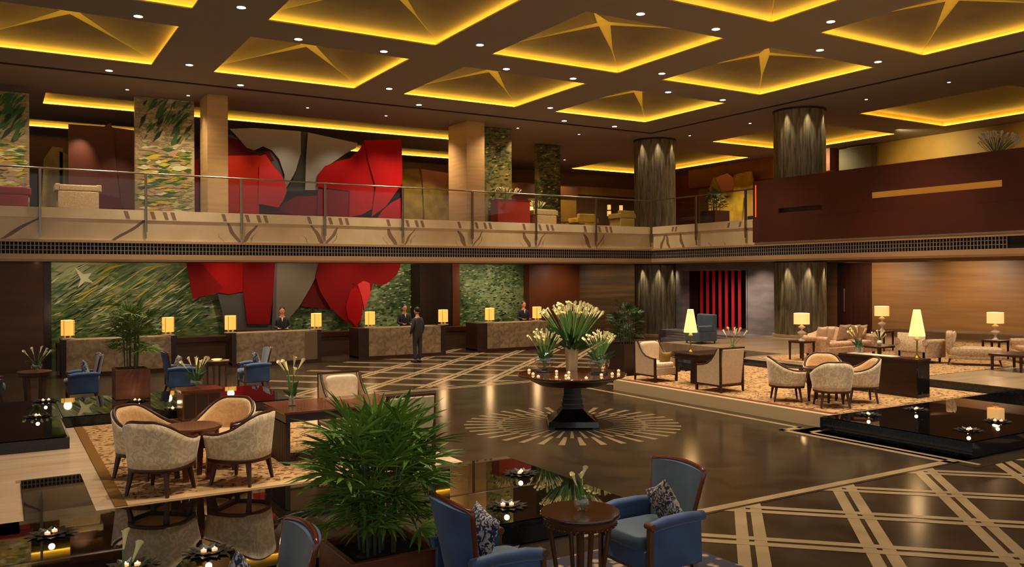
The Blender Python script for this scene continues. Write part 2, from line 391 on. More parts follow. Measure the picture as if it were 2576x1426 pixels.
# ---- ceiling with coffer openings
holes = []      # (x0,y0,x1,y1)
coffers = []
PX = 6.2554; PY = 6.0966; S = 4.507
for r in range(0, 4):
    for k in range(-1, 4):
        xb = -1.863 - (3-k)*PX; yb = -1.789 - r*PY
        coffers.append((k, r, xb, yb)); holes.append((xb-S, yb-S, xb, yb))
side = [(4.1, -5.2, 9.8, 0.57), (4.1, -13.2, 9.8, -7.4), (4.1, 3.4, 9.8, 12.0)]
slots = [(-23.1, 3.9, -6.0, 6.1), (-24.5, 9.6, -18.0, 11.5), (-12.5, 9.4, -2.0, 11.7)]
holes += side + slots
cl = MB()
xs = sorted(set([-36, 20] + [v for h in holes for v in (h[0], h[2])])); ys = sorted(set([-30, 20] + [v for h in holes for v in (h[1], h[3])]))
for i in range(len(xs)-1):
    for j in range(len(ys)-1):
        cx, cy = (xs[i]+xs[i+1])/2, (ys[j]+ys[j+1])/2
        if any(h[0] < cx < h[2] and h[1] < cy < h[3] for h in holes): continue
        cl.add([(xs[i],ys[j],H),(xs[i],ys[j+1],H),(xs[i+1],ys[j+1],H),(xs[i+1],ys[j],H)], [(0,1,2,3)])
struct('ceiling', cl, M['ceiling'])
g = MB(); g.box((-36,-0.05,H-0.03),(0.05,0.05,H+0.02)); g.box((-0.05,-30,H-0.03),(0.05,0.05,H+0.02))
struct('trim_1', g, M['groove'])

def ordinal(n): return ['first','second','third','fourth','fifth','sixth','seventh','eighth','ninth','tenth','eleventh','twelfth'][n]
rowname = ['the row along the reception balcony', 'the second row from that balcony', 'the third row out', 'the row nearest the camera']
strip_cache = {}
def coffer(x0, y0, x1, y1, label, group, star=True, rim=0.15, wide=0.20, es='led', glow=1.0):
    t = thing('ceiling_coffer', label, 'ceiling coffer', ((x0+x1)/2, (y0+y1)/2, H), 0, group)
    a, b = (x1-x0)/2, (y1-y0)/2
    fr = MB()
    A, B = a+wide, b+wide
    fr.box((-A,-B,.006),(A,-b,0.04)); fr.box((-A,b,.006),(A,B,0.04)); fr.box((-A,-b,.006),(-a,b,0.04)); fr.box((a,-b,.006),(A,b,0.04))
    zr = rim+0.1
    for p, q in (((-A,-B),(A,-B)),((A,-B),(A,B)),((A,B),(-A,B)),((-A,B),(-A,-B))):
        fr.add([(p[0],p[1],0),(q[0],q[1],0),(q[0],q[1],zr),(p[0],p[1],zr)], [(0,1,2,3)])
    fr.build('recess', M['coffer'], t)
    zt = rim; pk = 0.62 if star else rim
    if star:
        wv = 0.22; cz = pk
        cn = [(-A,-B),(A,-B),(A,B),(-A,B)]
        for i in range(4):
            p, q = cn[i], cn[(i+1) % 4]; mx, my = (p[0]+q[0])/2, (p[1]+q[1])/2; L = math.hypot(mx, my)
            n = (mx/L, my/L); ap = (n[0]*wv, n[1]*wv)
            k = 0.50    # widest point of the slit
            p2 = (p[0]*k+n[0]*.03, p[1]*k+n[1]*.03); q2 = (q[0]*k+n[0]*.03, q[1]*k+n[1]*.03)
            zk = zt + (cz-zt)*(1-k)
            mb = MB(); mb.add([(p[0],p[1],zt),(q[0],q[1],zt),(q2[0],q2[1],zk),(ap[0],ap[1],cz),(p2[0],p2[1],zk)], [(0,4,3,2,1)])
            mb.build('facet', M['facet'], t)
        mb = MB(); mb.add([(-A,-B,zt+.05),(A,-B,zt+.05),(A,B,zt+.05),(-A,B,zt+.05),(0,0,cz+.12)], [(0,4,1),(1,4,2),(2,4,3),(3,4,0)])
        o = mb.build('star_light', M['starled'], t)
        tag(o, 'golden light showing through the star-shaped slits')
    else:
        mb = MB(); mb.add([(-A,-B,zr),(A,-B,zr),(A,B,zr),(-A,B,zr)], [(0,3,2,1)])
        mb.build('recess_top', M['facet'], t)
    s = MB(); e = 0.05; o_ = wide*0.72; z0 = 0.045
    s.box((-a-o_, b+o_-e/2+.0, z0),(a+o_, b+o_+e/2, z0+.03)); s.box((-a-o_,-b-o_-e/2, z0),(a+o_,-b-o_+e/2, z0+.03))
    s.box((a+o_-e/2,-b-o_, z0),(a+o_+e/2, b+o_, z0+.03)); s.box((-a-o_-e/2,-b-o_, z0),(-a-o_+e/2, b+o_, z0+.03))
    s.build('cove_light', M[es], t)
    return t
col_lab = {-1: 'beyond its left end', 0: 'first from the left', 1: 'second from left', 2: 'third from left', 3: 'at its right end'}
for k, r, xb, yb in coffers:
    if (k, r) in ((-1,0),(-1,1),(-1,2),(-1,3),(0,2),(0,3),(1,3)): 
        q = MB(); q.box((xb-S, yb-S, H), (xb, yb, H+0.3)); o = struct('ceiling', q, M['ceiling']); continue
    if (k, r) == (0,1): lb = 'gold-lit coffer mostly cut off at the top left edge of the photo'
    elif (k, r) == (2,2): lb = 'gold-lit coffer cut by the top edge right of centre with a dark corner crease'
    elif (k, r) == (3,2): lb = 'gold-lit square coffer at the top right corner of the photo with a slanting slit'
    elif r >= 2: lb = 'gold-lit coffer overhead, %s in %s' % (col_lab[k], rowname[r])
    else: lb = 'gold-lit star-slit coffer, %s in %s' % (col_lab[k], rowname[r])
    coffer(xb-S, yb-S, xb, yb, lb, 'gold-lit atrium coffers')
for (h, lb) in zip(side, ['gold-lit flat coffer over the upper floor directly behind the right fluted column', 'gold-lit flat coffer over the dark red balcony at the right edge', 'gold-lit flat coffer over the upper floor behind the left fluted column']):
    coffer(*h, lb, 'gold-lit coffers over the upper floor', star=False, rim=0.16, wide=0.24)
for (h, lb) in zip(slots, ['long gold-lit ceiling slot over the red and grey sculpture', 'short gold-lit ceiling slot behind the maroon sail panel', 'gold-lit ceiling slot behind the right end of the sculpture']):
    coffer(*h, lb, 'gold-lit ceiling slots', star=False, rim=0.08, wide=0.16)

# ---- downlights
dlx = [-21.62, -19.68, -17.75, -15.35, -13.38, -11.4, -8.94, -6.95, -4.98, -2.42]
def downlight(x, y, r, lb, group, e, spot=75, z=H):
    t = thing('recessed_downlight', lb, 'downlight', (x, y, z), 0, group)
    m = MB(); n = 24
    for i in range(n):
        a, b = 2*pi*i/n, 2*pi*(i+1)/n
        m.add([(r*1.25*cos(a), r*1.25*sin(a), -.012),(r*1.25*cos(b), r*1.25*sin(b), -.012),(r*cos(b), r*sin(b), -.006),(r*cos(a), r*sin(a), -.006)], [(0,3,2,1)])
    m.build('rim', M['dlrim'], t)
    m = MB(); m.lathe([(r, -.008), (r*.98, -.004)], n); m.build('lens', M['dl'], t)
    if e: lamp('SPOT', 'spot', (0, 0, -.03), e, (1.0, .86, .66), r, spot=spot, blend=.9, parent=t)
    return t
rowsy = [(-0.5, 'the line beside the balcony edge'), (-2.42, 'the line just outside the balcony edge'), (-6.68, 'the middle line of the ceiling'), (-8.6, 'the line across the middle coffers'), (-12.9, 'the line behind the top centre coffers'), (-14.8, 'the line nearest the camera')]
pat = {0: [0,2,3+0,5,8,9], 1: [1,4,7], 2: [0,2,3,5,6,8,9], 3: [1,4,7], 4: [5,6,8,9], 5: [7]}
pat[0] = [0, 2, 5, 8, 9]
for ri, (yy, rn) in enumerate(rowsy):
    for n, i in enumerate(pat[ri]):
        downlight(dlx[i], yy, 0.10, 'round recessed downlight, %s from the left in %s' % (ordinal(n), rn), 'downlights between the atrium coffers', 245*K_SPOT, 95)
for yy, ids in ((-12.9, (0,2,3)), (-14.8, (1,4)), (-19.05, (0,2,3,5,6,8,9)), (-20.95, (1,4,7))):
    for i in ids:
        downlight(dlx[i], yy, 0.10, 'recessed downlight above the frame, %s from left in %s' % (ordinal(ids.index(i)), {-12.9: 'the line behind the top centre coffers', -14.8: 'the line over the pool', -19.05: 'the line over the tub chairs', -20.95: 'the line over the foreground'}[yy]), 'downlights above the frame', 245*K_SPOT, 95)
small = [(-20.81, 2.05), (-18.9, 2.0), (-14.72, 2.03), (-11.61, 2.04), (-5.73, 1.85), (-2.55, 1.85), (1.96, -.33), (1.97, -3.87), (1.97, -9.32), (1.95, -12.4), (1.63, 8.97)]
for n, (x, y) in enumerate(small):
    downlight(x, y, 0.05, 'small recessed spotlight over the balcony walkway, %s from the left' % ordinal(n), 'small spotlights over the balcony', 45*K_SPOT, 80)

# ---- balcony slab, fascia, grille, mouldings
sl = MB()
sl.box((-40, 0.05, 3.30), (-0.0, 3.4, ZM)); sl.box((0.05, -34, 3.30), (14, 3.4, ZM)); sl.box((-6, 3.4, 3.30), (14, 9, ZM)); sl.box((-40, 3.4, 3.3), (-23.3, 9, ZM)); sl.box((-40, 9, 3.3), (20, 14, ZM)); sl.box((14, -34, 3.3), (20, 9, ZM))
sl.box((-23.3, 5.75, 3.3), (-6, 9, ZM))
struct('floor', sl, M['soffit'])
def edge(mb, z0, z1, out, y_in=0.05, m=0, xl=-40, yl=-34):
    mb.box((xl, -out, z0), (out*-1.0, y_in, z1), m)        # along the reception side
    mb.box((-out, yl, z0), (y_in, y_in, z1), m)            # along the right side
f = MB(); f.box((-40,0,3.9),(0.05,.05,4.57)); f.box((0,-34,3.9),(.05,0,4.57))
# bookmatched dark veins beside each slab joint
def vein(mb, x, z0, z1, dx, w, along='x', m=1):
    n = 7; L = []; R = []
    for i in range(n):
        t = i/(n-1); xx = x + dx*t + 0.03*sin(t*7+x); ww = w*(0.35+0.65*sin(pi*(0.15+0.8*t))) + random.uniform(-.006,.006)
        L.append((xx-ww, z0+(z1-z0)*t)); R.append((xx+ww, z0+(z1-z0)*t))
    for i in range(n-1):
        q = [L[i], R[i], R[i+1], L[i+1]]
        if along == 'x': mb.add([(p[0], -0.004, p[1]) for p in q], [(0,1,2,3)], m)
        else: mb.add([(-0.004, p[0], p[1]) for p in q], [(3,2,1,0)], m)
joints = [-23.43, -20.55, -17.64, -14.8, -11.88, -8.99, -6.09, -3.1]
vein(f, -24.45, 3.9, 4.57, 1.0, .085, m=2); vein(f, -21.5, 3.9, 4.57, .95, .085, m=2)
for j in joints[2:]:
    vein(f, j+.08, 3.92, 4.5, .42, .07 if j < -12 else .04); vein(f, j-.06, 3.92, 4.55, -.38, .075) if j < -12 else vein(f, j-.25, 3.92, 4.5, -.30, .10)
    vein(f, j+.3, 3.92, 4.3, .2, .012)
    vein(f, j-.55, 3.92, 4.2, -.2, .010)
for yj in (-.6, -1.15, -2.0): vein(f, yj, 3.92, 4.5, .2 if yj < -1 else -.25, .085, 'y')
for yj in (-3.6, -4.4): vein(f, yj, 3.92, 4.1, .1, .015, 'y')
for j in joints: f.box((j-.006, -.003, 3.9), (j+.006, .001, 4.57), 3)
for yj in (-2.86, -5.6): f.box((-.003, yj-.006, 3.9), (.001, yj+.006, 4.57), 3)
struct('wall_balcony', f, [M['marble'], M['vein'], M['vein2'], M['travedge']])
f = MB(); edge(f, 4.57, 4.88, 0.06, .18)
for j in joints[1:]:
    for q in (.25, .62, .85, -.5): 
        f.add([(j+q-.06,-.064,4.6),(j+q+.05,-.064,4.6),(j+q-.02,-.064,4.84),(j+q-.14,-.064,4.84)], [(0,1,2,3)], 1)
for yj in (-4.6,-5.2,-1.6,-1.4): f.add([(-.064,yj-.06,4.62),(-.064,yj+.05,4.62),(-.064,yj,4.82),(-.064,yj-.12,4.82)], [(3,2,1,0)], 1)
struct('trim_2', f, [M['marble'], M['vein']])
f = MB(); edge(f, 3.85, 3.91, 0.08); edge(f, 3.89, 3.93, 0.04); struct('trim_3', f, M['mould'])
f = MB(); edge(f, 3.34, 3.50, 0.10); edge(f, 3.28, 3.36, 0.03, .3); struct('trim_4', f, M['mould'])
# grille recess with bars
f = MB(); edge(f, 3.50, 3.86, -0.04); f.box((-40, .03, 3.5), (.05, .05, 3.86)); f.box((.03, -34, 3.5), (.05, .05, 3.86)); struct('wall_grille_recess', f, M['black'])
t = thing('air_grille', 'long bronze air grille of fine bars under the reception balcony fascia', 'grille', (0,0,0))
f = MB()
x = -26.0
while x < -0.05: f.box((x, -.035, 3.5), (x+.022, -.012, 3.86)); x += .105
f.build('bars', M['grille'], t)
f = MB()
for z in (3.61, 3.735): f.box((-26, -.03, z), (-.05, -.015, z+.018))
f.build('crossbars', M['grille'], t)
t = thing('air_grille', 'bronze air grille of fine bars under the dark red balcony', 'grille', (0,0,0))
f = MB(); y = -15.3
while y < -0.05: f.box((-.035, y, 3.5), (-.012, y+.022, 3.86)); y += .105
f.build('bars', M['grille'], t)
f = MB()
for z in (3.61, 3.735): f.box((-.03, -15.3, z), (-.015, -.05, z+.018))
f.build('crossbars', M['grille'], t)

# ---- glass balustrade
def balustrade(label, pts, along, xlo, xhi):
    t = thing('glass_balustrade', label, 'balustrade', (0,0,0))
    hr = MB()
    if along == 'x': hr.tube([(xlo, -.03, 6.03), (xhi, -.03, 6.03)], .028, 8)
    else: hr.tube([(-.03, xlo, 6.03), (-.03, xhi, 6.03)], .028, 8)
    hr.build('handrail', M['steel'], t)
    for p in pts:
        m = MB()
        if along == 'x': m.box((p-.02, -.10, 4.0), (p+.02, -.065, 6.0)); m.box((p-.035, -.13, 4.2), (p-.022, -.06, 6.0)); m.box((p+.022, -.13, 4.2), (p+.035, -.06, 6.0))
        else: m.box((-.10, p-.02, 4.0), (-.065, p+.02, 6.0)); m.box((-.13, p-.035, 4.2), (-.06, p-.022, 6.0)); m.box((-.13, p+.022, 4.2), (-.06, p+.035, 6.0))
        m.build('post', M['steel'], t)
    e = sorted([xlo] + [p for p in pts if p > xlo+.5] + [xhi])
    for a, b in zip(e, e[1:]):
        if b-a < .5: continue
        m = MB()
        if along == 'x': m.box((a+.06, -.036, 4.90), (b-.06, -.024, 5.94))
        else: m.box((-.036, a+.06, 4.90), (-.024, b-.06, 5.94))
        m.build('glass_pane', M['glass'], t)
balustrade('long glass balustrade with steel posts along the balcony over the reception desks', joints + [-.1], 'x', -26.4, -.06)
balustrade('short glass balustrade between the corner and the dark red balcony', [-2.86, -5.55], 'y', -5.85, -.1)

# ---- dark red timber balcony front
f = MB()
yA, yB = -5.93, -17.5
def slotwall(mb, segs, x0, x1, z0, z1):
    pass
zt = 6.30
slots_b = [(-9.05, -7.15, 5.03, 5.20), (-15.2, -10.95, 5.26, 5.46)]
f.box((-.10, yB, 4.0), (.0, yA, 5.03)); f.box((-.10, yB, 5.46), (.0, yA, zt))
f.box((-.10, -7.15, 5.03), (.0, yA, 5.46)); f.box((-.10, -10.95, 5.03), (.0, -9.05, 5.46)); f.box((-.10, -9.05, 5.20), (.0, -7.15, 5.46))
f.box((-.10, -15.2, 5.03), (.0, -10.95, 5.26)); f.box((-.10, yB, 5.03), (.0, -15.2, 5.46))
f.box((-.13, yB, 4.0), (.02, yA, 4.82)); f.box((-.11, yA-.03, 4.02), (.45, yA, zt))
struct('wall_red_balcony', f, M['redwood2'])
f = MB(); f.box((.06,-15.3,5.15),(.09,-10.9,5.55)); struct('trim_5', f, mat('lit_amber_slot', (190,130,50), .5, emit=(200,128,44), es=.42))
f = MB(); f.box((.06,-9.1,5.0),(.09,-7.1,5.25)); struct('trim_6', f, mat('dim_slot', (60,44,28), .6))
f = MB(); f.box((-.105, yA-.16, 4.95), (-.10, yA-.10, 6.15)); tag(f.build('light_strip', mat('orange_strip', (220,80,30), .5, emit=(230,84,30), es=.8)), 'thin glowing orange vertical strip at the left end of the red balcony', 'light')

# ---- square piers on the upper floor
for nm, x, lb in (('A', -18.4, ''), ('B', -8.42, '')):
    m = MB(); m.box((x, 1.4, ZM), (x+(.68 if nm == 'A' else .82), 1.4+(1.2 if nm == 'A' else 1.6), H)); struct('wall_pier', m, M['pillar'])

# ---- fluted round columns, one shaft per storey
def column(cx, cy, z0, z1, lb):
    t = thing('fluted_column', lb, 'column', (cx, cy, z0), 0, 'fluted stone columns')
    m = MB(); n = 144; rings = []
    for z in (0, z1-z0):
        rg = []
        for i in range(n):
            a = 2*pi*i/n; fl_ = abs(sin(a*8)); rr = 0.90 + 0.055*(fl_**0.5) 
            rg.append((rr*cos(a), rr*sin(a), z))
        rings.append(rg)
    m.sheet(rings, closed=True); m.build('shaft', M['column'], t)
    m = MB(); m.cyl((0,0,0), 1.02, .10, 48, 0); m.build('base', M['mould'], t)
    m = MB(); m.lathe([(.97, z1-z0-.07), (.97, z1-z0)], 48); m.build('collar', M['groove'], t)
column(1.5, 1.5, ZM, H, 'dark fluted round column on the upper floor behind the balustrade corner')
column(1.6, -6.68, ZM, H, 'dark fluted round column rising behind the dark red balcony')
column(1.5, 1.5, 0, 3.30, 'dark fluted round column on the ground floor left of the red-lit portal')
column(1.6, -6.68, ZQ, 3.30, 'dark fluted round column on the ground floor right of the red-lit portal')
for cx, cy in ((1.5, 1.5), (1.6, -6.68)):
    for z in (H-.04, 3.27):
        for da in (-.8, -.0, .8):
            a = radians(238.7) + da; p = Vector((cx+1.10*cos(a), cy+1.10*sin(a), z))
            lamp('SPOT', 'column_spot', p, 200, (1,.9,.72), .04, target=(cx+.93*cos(a), cy+.93*sin(a), z-1.6), spot=44, blend=.9)

# ---- ground floor walls
m = MB(); m.box((-23.0, 5.6, 0), (-8.7, 5.75, 4.9)); struct('wall_mural', m, M['muralA'])
def strokes(mb, x0, x1, z0, z1, y, n, ang, ln, cols, seed, wd=.02):
    rnd = random.Random(seed)
    for i in range(n):
        a = ang + rnd.uniform(-.14, .14); l = ln*rnd.uniform(.3, 1.0); w = wd*rnd.uniform(.4, 1.2)
        cx, cz = rnd.uniform(x0+l*.5*abs(cos(a))+.02, x1-l*.5*abs(cos(a))-.02), rnd.uniform(z0+.1, z1-.1)
        dx, dz = cos(a)*l/2, sin(a)*l/2; nx, nz = -sin(a)*w, cos(a)*w
        yy = y-.002-.0001*i
        def cl(v): return max(z0, min(z1, v))
        mb.add([(cx-dx, yy, cl(cz-dz)), (cx+nx, yy, cl(cz+nz)), (cx+dx, yy, cl(cz+dz)), (cx-nx, yy, cl(cz-nz))], [(0,3,2,1)], rnd.choice(cols))
PAINT = [M['muralA'], mat('paint_yellow', (190,166,30), .6), mat('paint_pale', (200,196,150), .6), mat('paint_green', (44,84,28), .6), mat('paint_dark', (18,30,14), .6), mat('paint_lime', (118,130,40), .6), mat('paint_pink', (168,130,96), .6)]
mp_ = MB(); strokes(mp_, -23.0, -17.6, .6, 3.3, 5.6, 260, .62, 1.1, [3,3,4,4,5,5,2], 5, .035); strokes(mp_, -22.8, -18.2, 1.6, 3.3, 5.56, 26, .58, 1.9, [1,1,5], 6, .03)
strokes(mp_, -23.0, -17.8, .6, 2.6, 5.57, 200, .25, .45, [2,5,3], 8, .02)
q_ = [on_y(px_, py_, 5.5) for px_, py_ in ((188,672),(210,690),(231,686),(222,700),(236,712),(214,708),(196,724),(203,702))]
mp_.add([(p.x, 5.515, p.z) for p in q_], [tuple(range(8))], 2)
struct('wall_mural_brushwork', mp_, PAINT)
mp_ = MB(); strokes(mp_, -18.0, -14.7, .6, 3.3, 5.59, 160, .2, .4, [3,4,5,2], 9, .03); strokes(mp_, -14.5, -8.8, .4, 3.3, 5.555, 560, .12, .26, [3,4,2,5,2], 10, .035); strokes(mp_, -7.0, -3.4, .6, 3.3, 5.395, 420, .1, .26, [3,4,2,5,3], 12, .035)
struct('wall_mural_foliage_strokes', mp_, PAINT)
# right half of the mural has the leafier pattern
m = MB(); m.box((-14.6, 5.56, 0), (-8.7, 5.6, 3.32)); struct('wall_leafy_mural', m, M['muralB'])
m = MB(); m.box((-7.1, 5.4, 0), (-3.25, 5.6, 3.32)); struct('wall_back_mural', m, M['muralB'])
m = MB(); m.box((-9.0, 4.6, 0), (-7.35, 5.6, 3.32)); struct('wall_dark_pier', m, mat('dark_pier', (50,26,12), .5, c2=(44,22,12), scale=.5))
m = MB(); m.box((-7.45, 4.55, 0), (-7.10, 5.6, 3.32)); struct('wall_orange_pier', m, M['orangewall'])
m = MB(); m.box((-3.25, 4.9, 0), (-.35, 5.6, 3.32)); struct('wall_orange', m, M['orangewall'])
m = MB(); m.box((-.35, 5.3, 0), (6.0, 5.6, 3.32)); struct('wall_back_stone', m, M['stonewall2'])
m = MB(); m.box((-34, .6, 0), (-23.32, .9, 3.32)); struct('wall_left_brown', m, M['brownwall'])
m = MB(); m.box((-23.32, .58, 0), (-23.12, 5.6, 3.32)); struct('wall_left_return', m, M['darkwood'])
# portal wall with opening
m = MB(); px = 1.9
m.box((px, .10, 0), (px+.4, .56, 3.32)); m.box((px, -5.6, 0), (px+.4, -3.70, 3.32)); m.box((px, -3.70, 2.98), (px+.4, .10, 3.32))
struct('wall_portal', m, M['greymarble'])
m = MB(); m.box((px-.03, -3.75, 2.96), (px, .14, 3.02)); m.box((px-.03, .08, .3), (px, .14, 2.98)); m.box((px-.03,-3.75,.3),(px,-3.69,2.98)); struct('trim_7', m, M['greymarble'])
m = MB(); m.box((px+.4, -3.72, 0), (px+2.6, -3.70, 3.0)); m.box((px+.4, .10, 0), (px+2.6, .12, 3.0)); m.box((px+2.6, -3.7, 0), (px+2.62, .1, 3.0)); m.box((px+.4,-3.7,2.98),(px+2.6,.1,3.0))
struct('wall_portal_room', m, mat('dark_room', (26,18,18), .4))
for i in range(7):
    yy = .02 - .385*i; m = MB(); m.box((px+.98, yy-.17, .35), (px+1.0, yy, 2.96))
    tag(m.build('light_fin', M['redglow']), 'red glowing vertical fin in the dark portal, %s from the left' % ordinal(i), 'light fin', 'red fins in the portal')
m = MB(); m.box((px, -5.75, 0), (px+.4, -5.55, 3.32)); struct('trim_8', m, M['orangewall'])
m = MB(); m.box((px-1.0,-5.7,0),(px+2.6,.56,.34)); struct('floor', m, M['greymarble'])
t = thing('stone_steps', 'pale grey stone steps leading up to the red-lit portal', 'steps', (0,0,0))
for i in range(4):
    m = MB(); m.box((px-1.0-.32*(i+1), -6.0, 0), (px-1.0-.32*i, -1.0, .34-.075*(i+.0))); m.build('step', M['greymarble'], t)
# right wall, door
m = MB(); m.box((10, -34, 0), (10.3, -3.75, 3.32)); m.box((10, -1.95, 0), (10.3, 6, 3.32)); struct('wall_right', m, M['stonewall'])
t = MB(); t.box((9.96, -3.75, 0), (10.2, -2.0, 3.2)); d = t.build('door_1', M['door']); d['kind'] = 'structure'
t = MB(); t.box((9.9,-1.99-.13,0),(10.1,-1.95,3.3)); t.box((9.9,-3.75,3.18),(10.1,-1.95,3.32)); struct('trim_9', t, mat('door_frame',(60,28,20),.4))
t = MB(); t.tube([(9.88, -2.35, 1.0), (9.88, -2.35, 2.1)], .03, 8); tag(t.build('door_handle', M['steel'], d), 'long steel pull handle')
# upper floor walls
m = MB(); m.box((-40, 13.5, ZM), (20, 13.8, H)); struct('wall_upper_back', m, mat('upper_brown', (96,62,34), .6))
m = MB(); m.box((11.4, -30, ZM), (11.6, 9.0, H)); struct('wall_upper_right', m, M['yellow'])
m = MB(); m.box((11.6, 8.8, ZM), (11.8, 13.5, H)); struct('wall_upper_return', m, M['orangewall'])
m = MB(); m.box((10.9, -3.1, ZM), (11.35, -1.3, 8.9)); tag(m.build('wall_grey_pier', mat('olive_pier', (84,76,46), .5)), kind='structure')
m = MB(); m.box((-14, 13.3, 7.7), (12, 13.5, 8.2)); m.box((-12, 13.3, ZM), (12, 13.5, 5.6)); struct('trim_10', m, M['amber'])
m = MB(); m.box((-4.5, 10.5, ZM), (3.5, 10.7, 7.6)); struct('wall_amber', m, M['amber'])
m = MB(); m.box((-4.6, 10.35, 7.2), (3.5, 10.5, 7.75)); struct('trim_11', m, M['soffit'])
m = MB(); m.box((-.9, 10.4, ZM), (0.2, 10.5, 7.1)); struct('door_2', m, mat('dark_red_door',(70,24,18),.5))
# dropped timber beam at right of the far column
m = MB(); m.box((10.6, -1.0, 7.9), (11.2, 9, H)); struct('wall_dropped_beam', m, M['orangewall'])

# ================================================================== PLATFORMS AND POOLS
m = MB(); m.box((-23.6, -18.25, 0), (-19.07, -12.35, ZP), 0); m.box((-24.33, -16.18, 0), (-23.6, -14.3, ZP), 0); m.box((-24.33, -18.75, 0), (-23.6, -16.18, ZP-.04), 0); m.box((-30, -18.75, 0), (-24.33, -10.8, ZP), 0)
struct('floor', m, M['travertine'])
# cut the near left notch: water surface lies over the stone there
def pool(lb, rects, z, rim, extra=None, g='black granite reflecting pools'):
    t = thing('reflecting_pool', lb, 'pool', (0,0,0), 0, g)
    m = MB()
    for (x0, y0, x1, y1) in rects: m.box((x0+.001, y0+.001, 0.01), (x1-.001, y1-.001, z-.012))
    m.build('basin', M['granite'], t)
    wt = MB()
    for (x0, y0, x1, y1) in rects: wt.add([(x0+rim,y0+rim,z),(x1-rim,y0+rim,z),(x1-rim,y1-rim,z),(x0+rim,y1-rim,z)], [(0,1,2,3)])
    wt.build('water', M['water'], t)
    return t
pool('black reflecting pool in the foreground beside the carpet with the tub chairs', [(-34, -21.05, -18.38, -18.26)], ZP, .01)
t = thing('reflecting_pool', 'small inlet of dark water between pale stone and the tub-chair carpet', 'pool')
m = MB(); m.box((-24.27, -18.25, ZP-.03), (-23.60, -16.2, ZP-.004)); m.build('water', M['water'], t)
pool('raised black reflecting pool behind the tub-chair carpet with three floating candles', [(-34, -14.3, -23.6, -9.75), (-23.6, -12.3, -19.6, -9.75)], .43, .03)
pool('black reflecting pool at the right in front of the dark console', [(-11.97, -21.22, -6.65, -18.45)], ZP+.005, .02)
pool('strip of dark water in front of the stone steps', [(-7.4, -11.2, -4.5, -6.9)], .22, .02)
# left carpet
t = thing('carpet', 'beige carpet with brown scrolls under the tub chairs at the left', 'carpet', (0,0,0))
m = MB(); m.box((-23.28, -18.22, ZP), (-19.9, -12.4, ZP+.012)); m.build('pile', M['carpet'], t)
m = MB(); m.box((-23.41, -18.22, ZP), (-23.28, -12.4, ZP+.013)); m.build('border_band', M['carpetband'], t)
m = MB(); m.box((-23.28, -18.235, ZP), (-19.9, -18.05, ZP+.014)); m.build('edge_band', M['carpetedge'], t)
# right platform and carpet
m = MB(); m.box((-11.72, -18.45, 0), (-6.0, -12.2, ZP)); m.box((-7.4, -12.2, 0), (-6.0, -11.2, ZP)); struct('floor', m, M['travedge'])
t = thing('carpet', 'golden beige scrolled carpet under the tub chairs at the right', 'carpet')
m = MB(); m.box((-11.45, -18.42, ZP), (-6.75, -11.9, ZP+.012)); m.build('pile', M['carpet'], t)
m = MB(); m.box((-11.56, -18.42, ZP), (-11.45, -11.9, ZP+.013)); m.build('border_band', mat('red_brown_band', (110,56,36), .95), t)
# upper right lounge platform
m = MB(); m.box((-6.6, -34, 0), (10, -11.2, ZQ)); m.box((-4.5,-11.2,0),(10,-5.75,ZQ-.01)); struct('floor', m, mat('lounge_travertine', (150,124,94), .35, c2=(128,104,78), scale=1.4, stretch=(.4,3,1), detail=8))
m = MB(); m.box((-6.64, -34, 0), (-6.6, -11.2, ZQ-.01)); struct('trim_12', m, M['granite'])
t = thing('carpet', 'golden carpet under the sofas along the right wall', 'carpet')
m = MB(); m.box((-6.2, -16.8, ZQ), (4, -11.6, ZQ+.012)); m.build('pile', M['carpet'], t)
# foreground woven rug
t = thing('rug', 'grey and beige woven rug under the blue armchairs in the foreground', 'rug')
m = MB(); m.box((-24.5, -24.6, 0.006), (-18.45, -21.62, .016)); m.build('pile', M['rug'], t)

# ================================================================== FURNITURE BUILDERS
def ss(t): t = max(0, min(1, t)); return t*t*(3-2*t)
def legs4(t, pts, z, r0, r1, m, splay=.03, name='leg'):
    for x, y in pts:
        sx = splay*(1 if x > 0 else -1); sy = splay*(1 if y > 0 else -1)
        b = MB(); b.taper((x+sx, y+sy, 0), r1, (x, y, z), r0); b.build(name, m, t)

